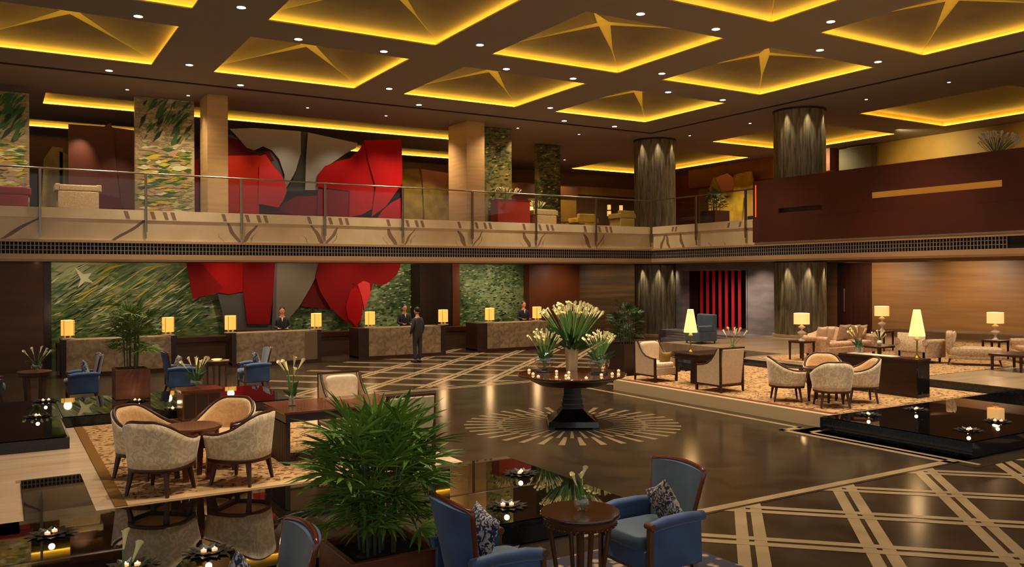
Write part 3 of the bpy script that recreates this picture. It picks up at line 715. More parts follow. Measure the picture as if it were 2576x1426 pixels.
# ---- tub chair, opening towards +X
def make_tub(name='tub_chair'):
    t = thing(name, 'tub chair', 'chair')
    n = 40; A0 = radians(128)
    def pt(s, k, off=0.0):          # s -1..1 round the back, k 0..1 height
        a = pi + s*A0; h = 0.86 - 0.25*ss((abs(s)-.12)/.80); z = 0.33 + (h-0.33)*k
        e = 0.88 + 0.14*k; rx = (0.335+off)*e; ry = (0.355+off)*e
        x = rx*math.copysign(abs(cos(a))**.85, cos(a)); y = ry*math.copysign(abs(sin(a))**.85, sin(a))
        if abs(s) > .8: x += .10*(abs(s)-.8)/.2
        return (x, y, z)
    for nm, off, m in (('shell', 0.02, M['cream']), ('inner_lining', -0.035, M['creamin'])):
        rows = [[pt(-1+2*i/n, j/6, off) for i in range(n+1)] for j in range(7)]
        b = MB(); b.sheet(rows); b.build(nm, m, t, solid=.02)
    rail = MB(); pts = []
    for i in range(n+1):
        p = pt(-1+2*i/n, 1, -.005); pts.append((p[0], p[1], p[2]+.012))
    e0 = pt(-1, 0); e1 = pt(1, 0)
    pts = [(e0[0]+.005, e0[1]*1.0, .30)] + [(pts[0][0]+.01, pts[0][1], pts[0][2]-.05)] + pts + [(pts[-1][0]+.01, pts[-1][1], pts[-1][2]-.05)] + [(e1[0]+.005, e1[1], .30)]
    rail.tube(pts, .021, 8); rail.build('top_rail', M['frame'], t)
    b = MB(); b.blob((.03, 0, .40), (.60, .56, .15), 5); b.build('seat_cushion', M['creamin'], t)
    ap = MB(); rows = [[(pt(-1+2*i/n, 0, .02)[0], pt(-1+2*i/n, 0, .02)[1], z) for i in range(n+1)] for z in (.285, .335)]
    ap.sheet(rows); ap.box((.24, -.26, .285), (.29, .26, .335)); ap.build('seat_frame', M['frame'], t, solid=.02)
    legs4(t, [(.22, -.235), (.22, .235), (-.21, -.22), (-.21, .22)], .30, .026, .015, M['frame'], .045)
    return t

# ---- tall backed blue armchair facing +X
def make_wing():
    t = thing('wing_armchair', 'blue armchair', 'armchair')
    b = MB(); b.box((-.28, -.30, .19), (.33, .30, .37)); b.build('seat_base', M['blue'], t, bevel=.02)
    b = MB(); b.blob((.05, 0, .43), (.66, .56, .15), 6); b.build('seat_cushion', M['blueseat'], t)
    n = 14; rows = []; rowsb = []; edgeL = []; edgeR = []
    for j in range(11):
        k = j/10; z = .30 + .72*k; hw = .25 + .10*k**1.3; x0 = -.27 - .13*k
        row = []; rb = []
        for i in range(n+1):
            s = -1+2*i/n; wrap = .07*abs(s)**3; dz = -.03*(abs(s)**2)*k
            row.append((x0+wrap+.05*(1-abs(s)**4)+.02, hw*s, z+dz)); rb.append((x0+wrap-.015-.02*(1-abs(s)), hw*s*1.0, z+dz))
        rows.append(row); rowsb.append(rb)
    b = MB(); b.sheet(rows); b.build('inside_back', M['blueseat'], t)
    b = MB(); b.sheet([list(reversed(r)) for r in rowsb])
    b.sheet([[a, c] for a, c in zip(rows[-1], rowsb[-1])]); b.sheet([[rowsb[j][0], rows[j][0]] for j in range(11)]); b.sheet([[rows[j][-1], rowsb[j][-1]] for j in range(11)])
    b.build('outside_back', M['blue'], t)
    tr = MB(); P = [((a[0]+c[0])/2, a[1]*1.01, a[2]) for a, c in [(rows[j][0], rowsb[j][0]) for j in range(11)]]
    P += [((a[0]+c[0])/2, a[1], a[2]+.012) for a, c in zip(rows[-1], rowsb[-1])]
    P += [((a[0]+c[0])/2, a[1]*1.01, a[2]) for a, c in [(rows[j][-1], rowsb[j][-1]) for j in range(10, -1, -1)]]
    tr.tube(P, .022, 6); tr.build('wood_trim', M['mahog'], t)
    for sd in (-1, 1):
        a = MB(); a.prism([(-.30,.19),(.29,.19),(.29,.56),(-.29,.60)], 'y', sd*.30, sd*.345); 
        a.tube([(-.33, sd*.325, .60), (-.1, sd*.335, .615), (.15, sd*.345, .61), (.30, sd*.345, .585)], [.045,.05,.052,.046], 10)
        ar = a.build('arm', M['blue'], t)
        q = MB(); q.box((.29, sd*.345-.022, .0), (.33, sd*.345+.022, .62)); q.tube([(.31, sd*.345-.05, .60), (.31, sd*.345+.05, .60)], .03, 8)
        q.build('arm_post', M['oldwood'], t)
    b = MB(); b.box((-.29, -.31, .17), (.32, .31, .20)); b.build('wood_rail', M['oldwood'], t)
    legs4(t, [(-.25, -.27), (-.25, .27)], .18, .026, .018, M['oldwood'], .05)
    return t

# ---- square cream armchair with a walnut frame facing +X
def make_square():
    t = thing('square_armchair', 'cream armchair', 'armchair')
    b = MB(); b.box((-.36, -.33, .16), (.34, .33, .34)); b.build('seat_base', M['creamplain'], t, bevel=.015)
    b = MB(); b.blob((.03, 0, .39), (.62, .58, .14), 7); b.build('seat_cushion', M['creamcush'], t)
    T = Matrix.Translation((-.34, 0, .2)) @ Matrix.Rotation(radians(-6), 4, 'Y')
    b = MB(); b.cbox((0, 0, .36), (.07, .64, .76), M=T); b.build('back_panel', M['creamplain'], t, bevel=.015)
    b = MB(); b.blob((-.25, 0, .67), (.15, .54, .50), 6); b.build('back_cushion', M['creamcush'], t)
    prof = [(-.36,.16),(.32,.16),(.32,.56),(.16,.565),(.0,.60),(-.12,.68),(-.22,.80),(-.30,.93),(-.38,.93)]
    for sd in (-1, 1):
        a = MB(); a.prism(prof, 'y', sd*.315, sd*.345); a.build('side_panel', M['creamplain'], t)
        f = MB(); f.tube([(p[0], sd*.33, p[1]) for p in [(.335,.55),(.16,.572),(.0,.607),(-.12,.687),(-.22,.807),(-.30,.94)]], .022, 6)
        f.box((.31, sd*.33-.024, .0), (.355, sd*.33+.024, .575)); f.box((-.41, sd*.33-.022, .13), (-.37, sd*.33+.022, .955)); f.box((-.39, sd*.33-.018, .13), (.33, sd*.33+.018, .17))
        f.build('wood_frame', M['frame'], t)
    f = MB(); f.box((-.44, -.345, .93), (-.38, .345, .965)); f.build('top_rail', M['frame'], t)
    f = MB(); f.box((-.40, -.33, .13), (-.37, .33, .17)); f.build('bottom_rail', M['frame'], t)
    for sd in (-1, 1):
        b = MB(); b.taper((-.40, sd*.33, 0), .016, (-.385, sd*.33, .16), .022); b.build('leg', M['frame'], t)
    return t

def cushion(lb, loc, rz, tilt, m, size=(.42, .14, .42), group=None, roll=0):
    b = MB(); n = 14
    vs = []; fs = []
    def hgt(u, v): return (1-abs(u)**2.2)**.5*(1-abs(v)**2.2)**.5 if abs(u) < 1 and abs(v) < 1 else 0
    for sgn in (1, -1):
        o = len(vs)
        for j in range(n+1):
            for i in range(n+1):
                u, v = -1+2*i/n, -1+2*j/n; k = 1-.10*(1-abs(u))*abs(v)**3; k2 = 1-.10*(1-abs(v))*abs(u)**3
                vs.append((u*size[0]/2*k2, sgn*hgt(u, v)*size[1]/2, v*size[2]/2*k))
        for j in range(n):
            for i in range(n):
                q = (o+j*(n+1)+i, o+j*(n+1)+i+1, o+(j+1)*(n+1)+i+1, o+(j+1)*(n+1)+i); fs.append(q if sgn < 0 else tuple(reversed(q)))
    b.add(vs, fs, 0, True)
    o = b.build('cushion', m); o.location = loc
    o.matrix_world = Matrix.Translation(loc) @ Matrix.Rotation(rz - pi/2, 4, 'Z') @ Matrix.Rotation(tilt, 4, 'X') @ Matrix.Rotation(roll, 4, 'Y')
    return tag(o, lb, 'cushion', group)

def round_table(name, lb, loc, r, h, style, group=None, m='mahog'):
    t = thing(name, lb, 'table', loc, 0, group)
    b = MB(); b.lathe([(r*.97, h-.035), (r, h-.03), (r, h-.008), (r*.985, h)], 48); b.build('table_top', M['polish'] if style == 'bead' else M[m], t)
    b = MB(); b.lathe([(r*.90, h-.035), (r*.90, h-.11), (r*.86, h-.115)], 40)
    if style == 'bead':
        for i in range(36): a = 2*pi*i/36; b.ell((r*.905*cos(a), r*.905*sin(a), h-.098), (.022,.022,.022), 6, 4)
    b.build('apron', M[m], t)
    if style == 'bead':
        for i in range(4):
            a = pi/4+i*pi/2+.5; b = MB(); b.tube([(r*.82*cos(a), r*.82*sin(a), h-.05), (r*.72*cos(a), r*.72*sin(a), h*.6), (r*.60*cos(a), r*.60*sin(a), .18), (r*.64*cos(a), r*.64*sin(a), 0)], [.026,.022,.02,.022], 8); b.build('leg', M[m], t)
        b = MB(); b.cyl((0,0,.10), .035, h-.2, 12); b.build('centre_post', M[m], t)
        b = MB(); pts = [(r*.45*cos(2*pi*i/32), r*.45*sin(2*pi*i/32), .14) for i in range(33)]; b.tube(pts, .022, 6)
        for i in range(4): a = pi/4+i*pi/2+.5; b.tube([(0,0,.14),(r*.62*cos(a), r*.62*sin(a), .14)], .016, 6)
        b.build('stretcher', M[m], t)
    elif style == 'four':
        for i in range(4):
            a = pi/4+i*pi/2+.3; b = MB(); b.taper((r*.72*cos(a), r*.72*sin(a), 0), .016, (r*.80*cos(a), r*.80*sin(a), h-.05), .026); b.build('leg', M[m], t)
    elif style == 'block':
        for i in range(4):
            a = pi/4+i*pi/2+.2; b = MB(); b.taper((r*.55*cos(a), r*.55*sin(a), 0), .03, (r*.70*cos(a), r*.70*sin(a), h-.05), .045); b.build('leg', M[m], t)
    return t

def lily(mb, x, y, z, dx, dy, s=1.0):
    # trumpet flower whose throat faces (dx,dy,up)
    d = Vector((dx, dy, 1.6)).normalized(); a = d.cross(Vector((0,0,1)));
    if a.length < 1e-3: a = Vector((1,0,0))
    a.normalize(); b = d.cross(a); rows = []
    for j, (h, r) in enumerate([(0,.006),(.045,.010),(.085,.014),(.12,.021),(.14,.030)]):
        rows.append([Vector((x,y,z)) + d*(h*s + (.03*s*max(0,cos(2*pi*i/8)) if j > 2 else 0)) + (a*cos(2*pi*i/8)+b*sin(2*pi*i/8))*r*s for i in range(8)])
    mb.sheet(rows, closed=True)

def bouquet(name, lb, loc, nf, h0, h1, spread, group=None, leafy=0, fs=1.0, flowers_sep=True, seed=1, mat_l='lily'):
    rnd = random.Random(seed); t = thing(name, lb, 'flowers', loc, 0, group)
    st = MB(); heads = []
    for i in range(nf):
        a = 2*pi*rnd.random(); q = sqrt((i+.5)/nf); rr = spread*q; z = h1 - (h1-h0)*q*q*.7 + rnd.uniform(-.03,.03)
        x, y = rr*cos(a), rr*sin(a); st.tube([(x*.06, y*.06, 0), (x*.25, y*.25, z*.45), (x*.75, y*.75, z*.82), (x, y, z)], .006*fs, 5)
        heads.append((x, y, z, cos(a)*q, sin(a)*q))
    for i in range(leafy):
        a = 2*pi*rnd.random(); rr = spread*rnd.uniform(.5,1.25); z = h0*rnd.uniform(.45,1.0); w = .035*fs
        p = [Vector((.05*cos(a), .05*sin(a), h0*.3)), Vector((rr*.5*cos(a), rr*.5*sin(a), z*.85)), Vector((rr*cos(a), rr*sin(a), z))]
        n = Vector((-sin(a), cos(a), 0))
        st.add([p[0]-n*w*.3, p[0]+n*w*.3, p[1]+n*w, p[2], p[1]-n*w], [(0,1,2,3,4)], 1)
    st.build('stems', [M['lilystem'], M['leafdark']], t)
    for (x, y, z, dx, dy) in heads:
        b = MB(); lily(b, 0, 0, 0, dx*1.5, dy*1.5, fs); o = b.build('blossom', M[mat_l], t); o.location = (x, y, z)
    return t

def vase(name, lb, loc, prof, m='vaseglass', cat='vase', water=None, group=None):
    t = thing(name, lb, cat, loc, 0, group)
    b = MB(); b.lathe(prof, 28); b.build('glass_body' if m == 'vaseglass' else 'body', M[m], t)
    if water:
        b = MB(); b.lathe(water, 24); b.build('water', M['vaseglass'], t)
    return t
def globe(r, neck): 
    pr = [(r*.35, 0)]
    for i in range(1, 12):
        a = -pi/2 + pi*i/12*.93
        pr.append((max(neck, r*cos(a)), r + r*sin(a)))
    return pr

# ---- lamps
def desk_lamp_proto():
    t = thing('table_lamp', 'x', 'lamp')
    b = MB(); b.cbox((0,0,.012), (.30,.24,.024)); b.build('base_tray', M['white'], t)
    for x in (-.07, .07):
        b = MB(); b.box((x-.018,-.03,.024), (x+.018,.03,.10)); b.build('foot', M['white'], t)
    b = MB(); b.lathe([(.17,.10),(.17,.53)], 28); b.lathe([(.155,.53),(.17,.53)],28); b.build('lamp_shade', M['shade'], t)
    for i in range(4):
        a = pi/4 + i*pi/2; b = MB(); b.box((.172*cos(a)-.006, .172*sin(a)-.006, .10), (.172*cos(a)+.006, .172*sin(a)+.006, .53)); b.build('shade_rib', M['shaderib'], t)
    lamp('POINT', 'lamp_bulb', (0,0,.62), 14*K_LAMP, WARM2, .1, parent=t)
    return t
def drum_lamp_proto():
    t = thing('table_lamp', 'x', 'lamp')
    b = MB(); b.lathe([(.09,0),(.095,.02),(.05,.04),(.03,.10),(.03,.14),(.10,.19),(.12,.23),(.06,.27),(.025,.29),(.025,.33),(.085,.36),(.10,.385),(.06,.41),(.02,.44),(.02,.48)], 24); b.build('ceramic_body', M['ceramic'], t)
    b = MB(); b.lathe([(.21,.46),(.21,.76)], 32); b.lathe([(.20,.46),(.04,.465)],24); b.build('lamp_shade', M['shade2'], t)
    lamp('POINT', 'lamp_bulb', (0,0,.86), 16*K_LAMP, WARM2, .1, parent=t)
    return t
def cone_lamp_proto():
    t = thing('table_lamp', 'x', 'lamp')
    b = MB(); b.lathe([(.075,0),(.07,.02),(.03,.05),(.016,.09),(.014,.36),(.02,.38)], 20); b.build('brass_stem', M['brass'], t)
    b = MB(); b.lathe([(.02,.37),(.06,.40),(.035,.43),(.03,.47)], 20); b.build('white_collar', M['ceramic'], t)
    b = MB(); b.lathe([(.165,.47),(.07,1.02)], 28); b.lathe([(.16,.47),(.03,.475)], 24); b.build('lamp_shade', M['shade3'], t)
    lamp('POINT', 'lamp_bulb', (0,0,1.1), 16*K_LAMP, WARM2, .08, parent=t)
    return t

# ================================================================== LEFT TUB CHAIR GROUP
tub = make_tub(); used_t = []
TX, TY = -22.42, -17.3
spots = [((-.46,-.50), 'tub chair facing away at the front left of the small mahogany table'),
         ((.50,-.50), 'tub chair at the front right of the small mahogany table by the water'),
         ((-.48,.52), 'tub chair at the back left of the small mahogany table'),
         ((.52,.56), 'tub chair with an oval golden back, back right of the small mahogany table')]
for (dx, dy), lb in spots:
    first_or_dup(tub, used_t, (TX+dx, TY+dy, ZP+.012), atan2(-dy, -dx), 'cream damask ' + lb, 'tub chairs on the left carpet')
round_table('round_table', 'small round mahogany table between the four tub chairs at the left', (TX, TY, ZP+.012), .36, .665, 'block')
T2X, T2Y = -10.45, -17.3
for (dx, dy), lb in [((-.54,.46), 'left of the right round table, nearest the cone-shade lamp'), ((-.42,-.55), 'on the near side of the right round table, seen from behind'), ((.56,-.46), 'right of the right round table beside the dark console'), ((.56,.44), 'on the far side of the right round table')]:
    dup(tub, (T2X+dx, T2Y+dy, ZP+.012), atan2(-dy, -dx), 'cream tub chair ' + lb, 'tub chairs on the right carpet')
round_table('round_table', 'dark round table ringed by four tub chairs on the right carpet', (T2X, T2Y, ZP+.012), .38, .67, 'four', m='frame')

# ================================================================== CREAM SQUARE ARMCHAIRS AND DESKS
sq = make_square(); used_s = []
zc = ZP+.012
for loc, rz, lb in [((-19.70,-15.45,zc), -pi/2, 'cream square armchair facing the camera behind the foreground palm'),
                    ((-19.82,-17.81,zc), pi/2, 'cream square armchair seen from behind at the right of the foreground palm'),
                    ((-11.0,-12.95,zc), -pi/2, 'cream square armchair left of the cone-shade lamp, facing right'),
                    ((-11.0,-15.0,zc), pi/2, 'cream square armchair with its back to us right of the cone-shade lamp')]:
    first_or_dup(sq, used_s, loc, rz, lb, 'square cream armchairs')
cushion('gold cushion on the seat of the armchair left of the cone-shade lamp', (-10.9,-13.15,.80), -pi/2, radians(-15), mat('gold_cushion',(150,116,50),.8), (.34,.12,.34))
def writing_desk(lb, loc, L, W, top_m, ribs=True):
    t = thing('writing_desk', lb, 'desk', loc)
    b = MB(); b.box((0,-W/2,.69), (L,W/2,.72)); b.build('desk_top', top_m, t, bevel=.005)
    b = MB(); b.box((.02,-W/2+.02,.58), (L-.02,W/2-.02,.69)); b.build('apron', M['darkwood'], t)
    b = MB()
    if ribs:
        b.box((.05,-W/2+.05,.0), (.09,W/2-.05,.58))
        y = -W/2+.05
        while y < W/2-.05: b.box((.02, y, .02), (.05, y+.02, .56)); y += .045
        b.build('ribbed_end_panel', M['darkwood'], t)
    else:
        b.cbox((L*.25,0,.29),(.12,.4,.58)); b.build('pedestal', M['darkwood'], t)
    b = MB(); b.box((L-.14,-W/2+.06,0), (L-.04,W/2-.06,.58)); b.build('end_panel', M['darkwood'], t)
    return t
writing_desk('dark ribbed desk with glossy orange-brown top between tub chairs and foreground palm', (-21.25,-16.75,zc), 1.75, 1.1, M['mahog'])
writing_desk('dark desk carrying the cone-shade lamp between two cream square armchairs', (-11.0,-13.98,zc), 1.5, .85, M['darkwood'], False)
# low cabinet at the back of the left carpet
t = thing('low_cabinet', 'low dark timber cabinet with fluted sides and red-reflecting top behind the tub chairs', 'cabinet', (-21.45,-12.75,zc))
b = MB(); b.box((-.33,-.28,.04),(.33,.28,.52)); b.build('body', M['oldwood'], t)
b = MB(); b.box((-.36,-.31,.52),(.36,.31,.56)); b.build('cabinet_top', M['mahog'], t)
for i in range(3):
    b = MB(); b.box((-.30+.205*i,-.292,.08),(-.12+.205*i,-.28,.48)); b.build('door_panel', M['darkwood'], t)
b = MB(); b.box((-.30,-.25,0),(.30,.25,.04)); b.build('plinth', M['frame'], t)
vase('glass_vase', 'round clear glass vase standing on the low cabinet', (-21.5,-12.75,zc+.56), globe(.11,.06))
bouquet('lily_bunch', 'small bunch of pale lilies leaning right on the low cabinet', (-21.5,-12.75,zc+.58), 8, .30, .42, .22, leafy=10, seed=4)
vase('glass_vase', 'tall clear glass vase on the orange-topped ribbed desk', (-20.98,-16.75,zc+.72), [(.06,0),(.07,.02),(.05,.1),(.045,.22),(.07,.30)])
bouquet('lily_bunch', 'yellow calla lilies in the tall vase on the orange-topped desk', (-20.98,-16.75,zc+.74), 7, .38, .52, .15, leafy=6, seed=6)

# ================================================================== BLUE ARMCHAIRS
wing = make_wing(); used_w = []
g = 'blue velvet armchairs'
for loc, rz, lb in [((-19.38,-22.52,.016), pi, 'blue velvet tall-backed armchair right of the foreground round table'),
                    ((-21.15,-22.58,.016), 0, 'blue velvet armchair with its back to us left of the foreground round table'),
                    ((-23.03,-22.66,.016), pi, 'blue velvet armchair cut by the bottom edge at the lower left'),
                    ((-22.85,-6.85,0), pi, 'blue velvet armchair facing left beside the far left round table'),
                    ((-20.75,-6.85,0), 0, 'blue velvet armchair facing right behind the low dark cabinet'),
                    ((-19.0,-6.95,0), pi, 'blue velvet armchair facing left in front of the second reception desk'),
                    ((-24.75,-7.0,0), 0, 'blue velvet armchair barely visible at the left edge of the photo')]:
    first_or_dup(wing, used_w, loc, rz, lb, g)
cushion('grey paisley cushion standing on edge in the right foreground blue armchair', (-19.28,-22.60,.69), pi, radians(-14), M['cushgrey'], (.38,.13,.40), roll=radians(28))
cushion('blue and white patterned cushion in the left foreground blue armchair', (-21.2,-22.56,.71), 0, radians(-14), M['cushpat'], (.42,.15,.42), roll=radians(10))
cushion('blue and white patterned cushion in the armchair at the bottom left', (-23.08,-22.62,.69), pi, radians(-14), M['cushpat'], (.44,.15,.44), roll=radians(28))
cushion('patterned cushion in the blue armchair beside the far left round table', (-22.8,-6.86,.70), pi, radians(-14), M['cushpat'], (.42,.15,.42))
cushion('pale patterned cushion in the blue armchair behind the low dark cabinet', (-20.8,-6.86,.70), 0, radians(-14), M['cushgrey'], (.42,.15,.42))
cushion('patterned cushion in the blue armchair before the second reception desk', (-18.95,-6.96,.70), pi, radians(-14), M['cushpat'], (.42,.15,.42))
round_table('round_table', 'round carved wooden table between the two foreground blue armchairs', (-20.17,-22.5,.016), .35, .725, 'bead', m='oldwood')
round_table('round_table', 'round wooden table at the far left by the brown wall', (-23.82,-7.1,0), .34, .74, 'block', m='oldwood')
round_table('round_table', 'small round wooden table with a lit top between two distant blue armchairs', (-19.9,-6.9,0), .30, .74, 'four', m='oldwood')
round_table('round_table', 'round wooden table below the bottom left corner holding white callas', (-24.0,-22.55,.016), .34, .725, 'bead', m='oldwood')
vase('glass_vase', 'round glass vase of water on the foreground round table', (-20.15,-22.5,.741), globe(.075,.045), water=[(.03,.01),(.068,.05),(.068,.08)])
t = thing('lily_bunch', 'three white calla lilies in the round vase on the foreground table', 'flowers', (-20.15,-22.5,.75))
b = MB()
for x, y, z in ((.0,.01,.27),(-.055,.0,.22),(.03,.03,.2)): b.tube([(x*.1,y*.1,0),(x*.5,y*.5,z*.6),(x,y,z)], .008, 6)
b.tube([(0,0,0),(.05,-.02,.12),(.11,-.05,.19)], .004, 5); b.build('stems', M['lilystem'], t)
for x, y, z, dx, dy in ((.0,.01,.26,.5,-.3),(-.055,0,.21,-.6,.1),(.03,.03,.19,.1,.6)):
    b = MB(); lily(b, 0,0,0, dx, dy, .8); o = b.build('blossom', M['lily'], t); o.location = (x,y,z)
vase('glass_vase', 'small glass vase at the bottom left corner', (-23.82,-22.5,.741), globe(.075,.045))
t = thing('lily_bunch', 'two white calla lilies and a stem at the bottom left edge', 'flowers', (-23.82,-22.5,.75))
b = MB()
for x, y, z in ((.0,.01,.28),(.05,-.02,.22)): b.tube([(x*.1,y*.1,0),(x*.5,y*.5,z*.6),(x,y,z)], .008, 6)
b.tube([(0,0,0),(.06,-.03,.14),(.14,-.07,.22)], .004, 5); b.build('stems', M['lilystem'], t)
for x, y, z, dx, dy in ((.0,.01,.27,.2,.1),(.05,-.02,.2,.6,-.1)):
    b = MB(); lily(b, 0,0,0, dx, dy, .9); o = b.build('blossom', M['lily'], t); o.location = (x,y,z)
vase('glass_vase', 'round clear glass vase on the far left round table', (-23.78,-7.1,.74), globe(.11,.06))
bouquet('lily_bunch', 'few yellow sprigs in the vase on the far left round table', (-23.78,-7.1,.76), 6, .28, .36, .2, leafy=4, seed=9)
b = MB(); b.lathe([(.07,0),(.13,.03),(.12,.035)], 20); o = b.build('dish', M['shade3']); o.location = (-19.9,-6.9,.74); tag(o, 'self-glowing round dish on the small distant table between blue armchairs', 'dish')  # no lamp: its brightness is emission borrowed from the cone lampshade

# ================================================================== RECEPTION DESKS, LAMPS, STAFF
def desk(x0, x1, yf, lb, wl, wr, strip=False):
    t = thing('reception_desk', lb, 'reception desk', (x0, yf, 0), 0, 'stone-fronted reception desks')
    L = x1-x0; D = .85; h = 1.04
    b = MB(); b.box((wl, 0.0, .12), (L-wr, .05, h-.03)); b.build('stone_front', M['deskstone'], t)
    b = MB(); b.box((0, -.03, .06), (wl, D, h+.02)); b.build('wood_end', M['darkwood'], t)
    b = MB(); b.box((L-wr, -.03, .06), (L, D, h+.02)); b.build('wood_end', M['darkwood'], t)
    b = MB(); b.box((wl, .02, h-.03), (L-wr, D, h)); b.build('counter_top', M['deskstone'], t)
    b = MB(); b.box((0, -.05, 0), (L, D, .12)); b.build('plinth', M['frame'], t)
    if strip:
        b = MB(); b.box((L-wr-.42, -.006, .12), (L-wr, .0, h-.03)); b.build('plain_strip', mat('plain_tan_stone', (112,88,58), .4), t)
    return t
DY = -1.9
desk(-23.0, -19.97, -1.9, 'stone-fronted reception desk furthest left, behind the potted bamboo palm', .12, .16)
desk(-18.35, -15.52, -1.75, 'stone-fronted reception desk in front of the grey and red sculpture', .13, .12, True)
desk(-14.3, -11.08, -1.9, 'stone-fronted reception desk where the man in the dark suit stands', .36, .17)
desk(-9.65, -6.35, -1.6, 'stone-fronted reception desk furthest right, behind the flowers', .42, .14)
dl = desk_lamp_proto(); used_d = []
lamps_px = [(170, 'furthest left on the left reception desk'), (423, 'at the right end of the left reception desk'), (580, 'at the left end of the second reception desk'), (796, 'at the right end of the second reception desk'), (931, 'at the left end of the third reception desk'), (1115, 'at the right end of the third desk, behind the suited man'), (1232, 'at the left end of the right reception desk'), (1351, 'right of the clerk on the right reception desk')]
for px_, lb in lamps_px:
    p = on_y(px_, 830, -1.55 if px_ < 1200 else -1.3)
    first_or_dup(dl, used_d, (p.x, p.y, 1.06), radians(10), 'glowing drum table lamp ' + lb, 'lamps on the reception desks')
# staff counter behind the desks
t = thing('back_counter', 'long low dark timber counter behind the reception desks', 'counter', (0,0,0))
b = MB(); b.box((-23.0, .25, 0), (-5.5, .75, .80)); b.build('body', mat('counter_wood',(74,48,26),.5,c2=(60,38,20),stretch=(.3,1,8),scale=2), t)
b = MB(); b.box((-23.0, .20, .68), (-5.5, .8, .84)); b.build('counter_top', M['frame'], t)

def person(lb, loc, rz, suit, pose, group=None, standing=True):
    """figure facing +X; joints in metres"""
    t = thing('person', lb, 'person', loc, rz, group)
    def skin(name, verts, edges, rads, m, root=0):
        me = bpy.data.meshes.new(name); me.from_pydata([Vector(v) for v in verts], edges, []); me.materials.append(m)
        o = bpy.data.objects.new(name, me); COL.objects.link(o); o.parent = t
        sk = o.modifiers.new('skin', 'SKIN'); sk.use_smooth_shade = True
        if not me.skin_vertices: 
            bpy.context.view_layer.objects.active = o
        ly = me.skin_vertices[0] if me.skin_vertices else None
        if ly:
            for i, r in enumerate(rads): ly.data[i].radius = (r if isinstance(r, tuple) else (r, r))
            ly.data[root].use_root = True
        sb = o.modifiers.new('sub', 'SUBSURF'); sb.levels = 1; sb.render_levels = 1
        return o
    P = pose
    V = [(0,0,.95), (0,0,1.12), (0,0,1.32), (0,0,1.45), (.01,0,1.53), (.02,0,1.58)]
    E = [(0,1),(1,2),(2,3),(3,4),(4,5)]; R = [(.12,.15),(.11,.135),(.12,.165),(.07,.10),(.05,.05),(.05,.05)]
    S_R = [(.135,.17),(.125,.16),(.135,.185),(.085,.12)]
    SV = V[:4]; SE = [(0,1),(1,2),(2,3)]; SR = list(S_R)
    def chain(start_v, pts, rads, srads, suit_upto):
        a = start_v; b_ = start_v
        for k, p in enumerate(pts):
            V.append(p); E.append((a, len(V)-1)); a = len(V)-1; R.append(rads[k])
            if k < suit_upto:
                SV.append(p); SE.append((b_, len(SV)-1)); b_ = len(SV)-1; SR.append(srads[k])
    for sd in (1, -1):
        el, wr = P['elbow%d' % sd], P['wrist%d' % sd]
        hand = tuple(wr[i]*1.28 - el[i]*.28 for i in range(3))
        chain(2, [(0, sd*.17, 1.40), el, wr], [.05,.042,.028], [.065,.055,.042], 3)
        # hand: palm with five unequal fingers
        hb = MB(); d = (Vector(wr)-Vector(el)).normalized(); q = Vector((0,1,0)) if abs(d.y) < .8 else Vector((1,0,0)); n = d.cross(q).normalized(); q = n.cross(d)
        W = Vector(wr); 
        rows = [[W + d*k + (q*cos(2*pi*i/8)*.038*sc + n*sin(2*pi*i/8)*.014) for i in range(8)] for k, sc in ((-.02,.6),(.02,.9),(.06,1.1),(.09,1.0))]
        hb.sheet(rows, closed=True)
        for i_, (o_, ln) in enumerate(((-.028,.062),(-.010,.072),(.009,.068),(.027,.054))):
            s0 = W + d*.085 + q*o_; hb.tube([s0, s0+d*ln*.5+n*.008, s0+d*ln+n*.024], [.0095,.0088,.007], 6)
        s0 = W + d*.03 + q*.034; hb.tube([s0, s0+d*.03+q*.022, s0+d*.055+q*.03+n*.012], [.011,.010,.008], 6)
        hb.build('hand', M['skin'], t)
    if standing:
        for sd in (1, -1):
            kx = P.get('knee%d' % sd, (0.02, sd*.10, .50)); ax = P.get('ankle%d' % sd, (0, sd*.10, .09))
            chain(0, [(0, sd*.09, .86), kx, ax], [.085,.058,.038], [.10,.075,.062], 3)
            b = MB(); b.blob((ax[0]+.06, ax[1], .045), (.28,.10,.09), 2.6, 12, 6); b.build('shoe', M['hair'], t)
    skin('body', V, E, R, M['skin']); skin('suit', SV, SE, SR, suit)
    b = MB(); b.blob((.03,0,1.66), (.19,.155,.235), 2.2, 18, 12)
    b.ell((.128,0,1.650),(.035,.026,.045)); b.ell((.122,0,1.605),(.02,.05,.014)); b.ell((.03,.08,1.655),(.04,.02,.06)); b.ell((.03,-.08,1.655),(.04,.02,.06))
    b.build('head', M['skin'], t)
    b = MB(); b.ell((.118,.033,1.675),(.012,.026,.012)); b.ell((.118,-.033,1.675),(.012,.026,.012)); b.build('eyes', M['hair'], t)
    b = MB(); b.blob((.005,0,1.705), (.205,.175,.19), 2.2, 18, 12); b.build('hair', M['hair'], t)
    b = MB(); b.prism([(.0,-.035),(.0,.035),(.12,.0)], 'x', .125, .150, M=Matrix.Translation((0,0,1.44)) @ Matrix.Rotation(pi, 4, 'X') @ Matrix(((1,0,0,0),(0,0,1,0),(0,1,0,0),(0,0,0,1))) if False else None)
    b = MB(); b.add([(.118,-.03,1.45),(.118,.03,1.45),(.150,0,1.30)], [(0,1,2)]); b.build('shirt_front', M['shirt'], t)
    return t
stand = {'elbow1': (-.02,.24,1.14), 'wrist1': (.10,.22,.92), 'elbow-1': (-.03,-.24,1.14), 'wrist-1': (.06,-.24,.90), 'knee1': (.03,.09,.50), 'knee-1': (-.01,-.10,.50)}
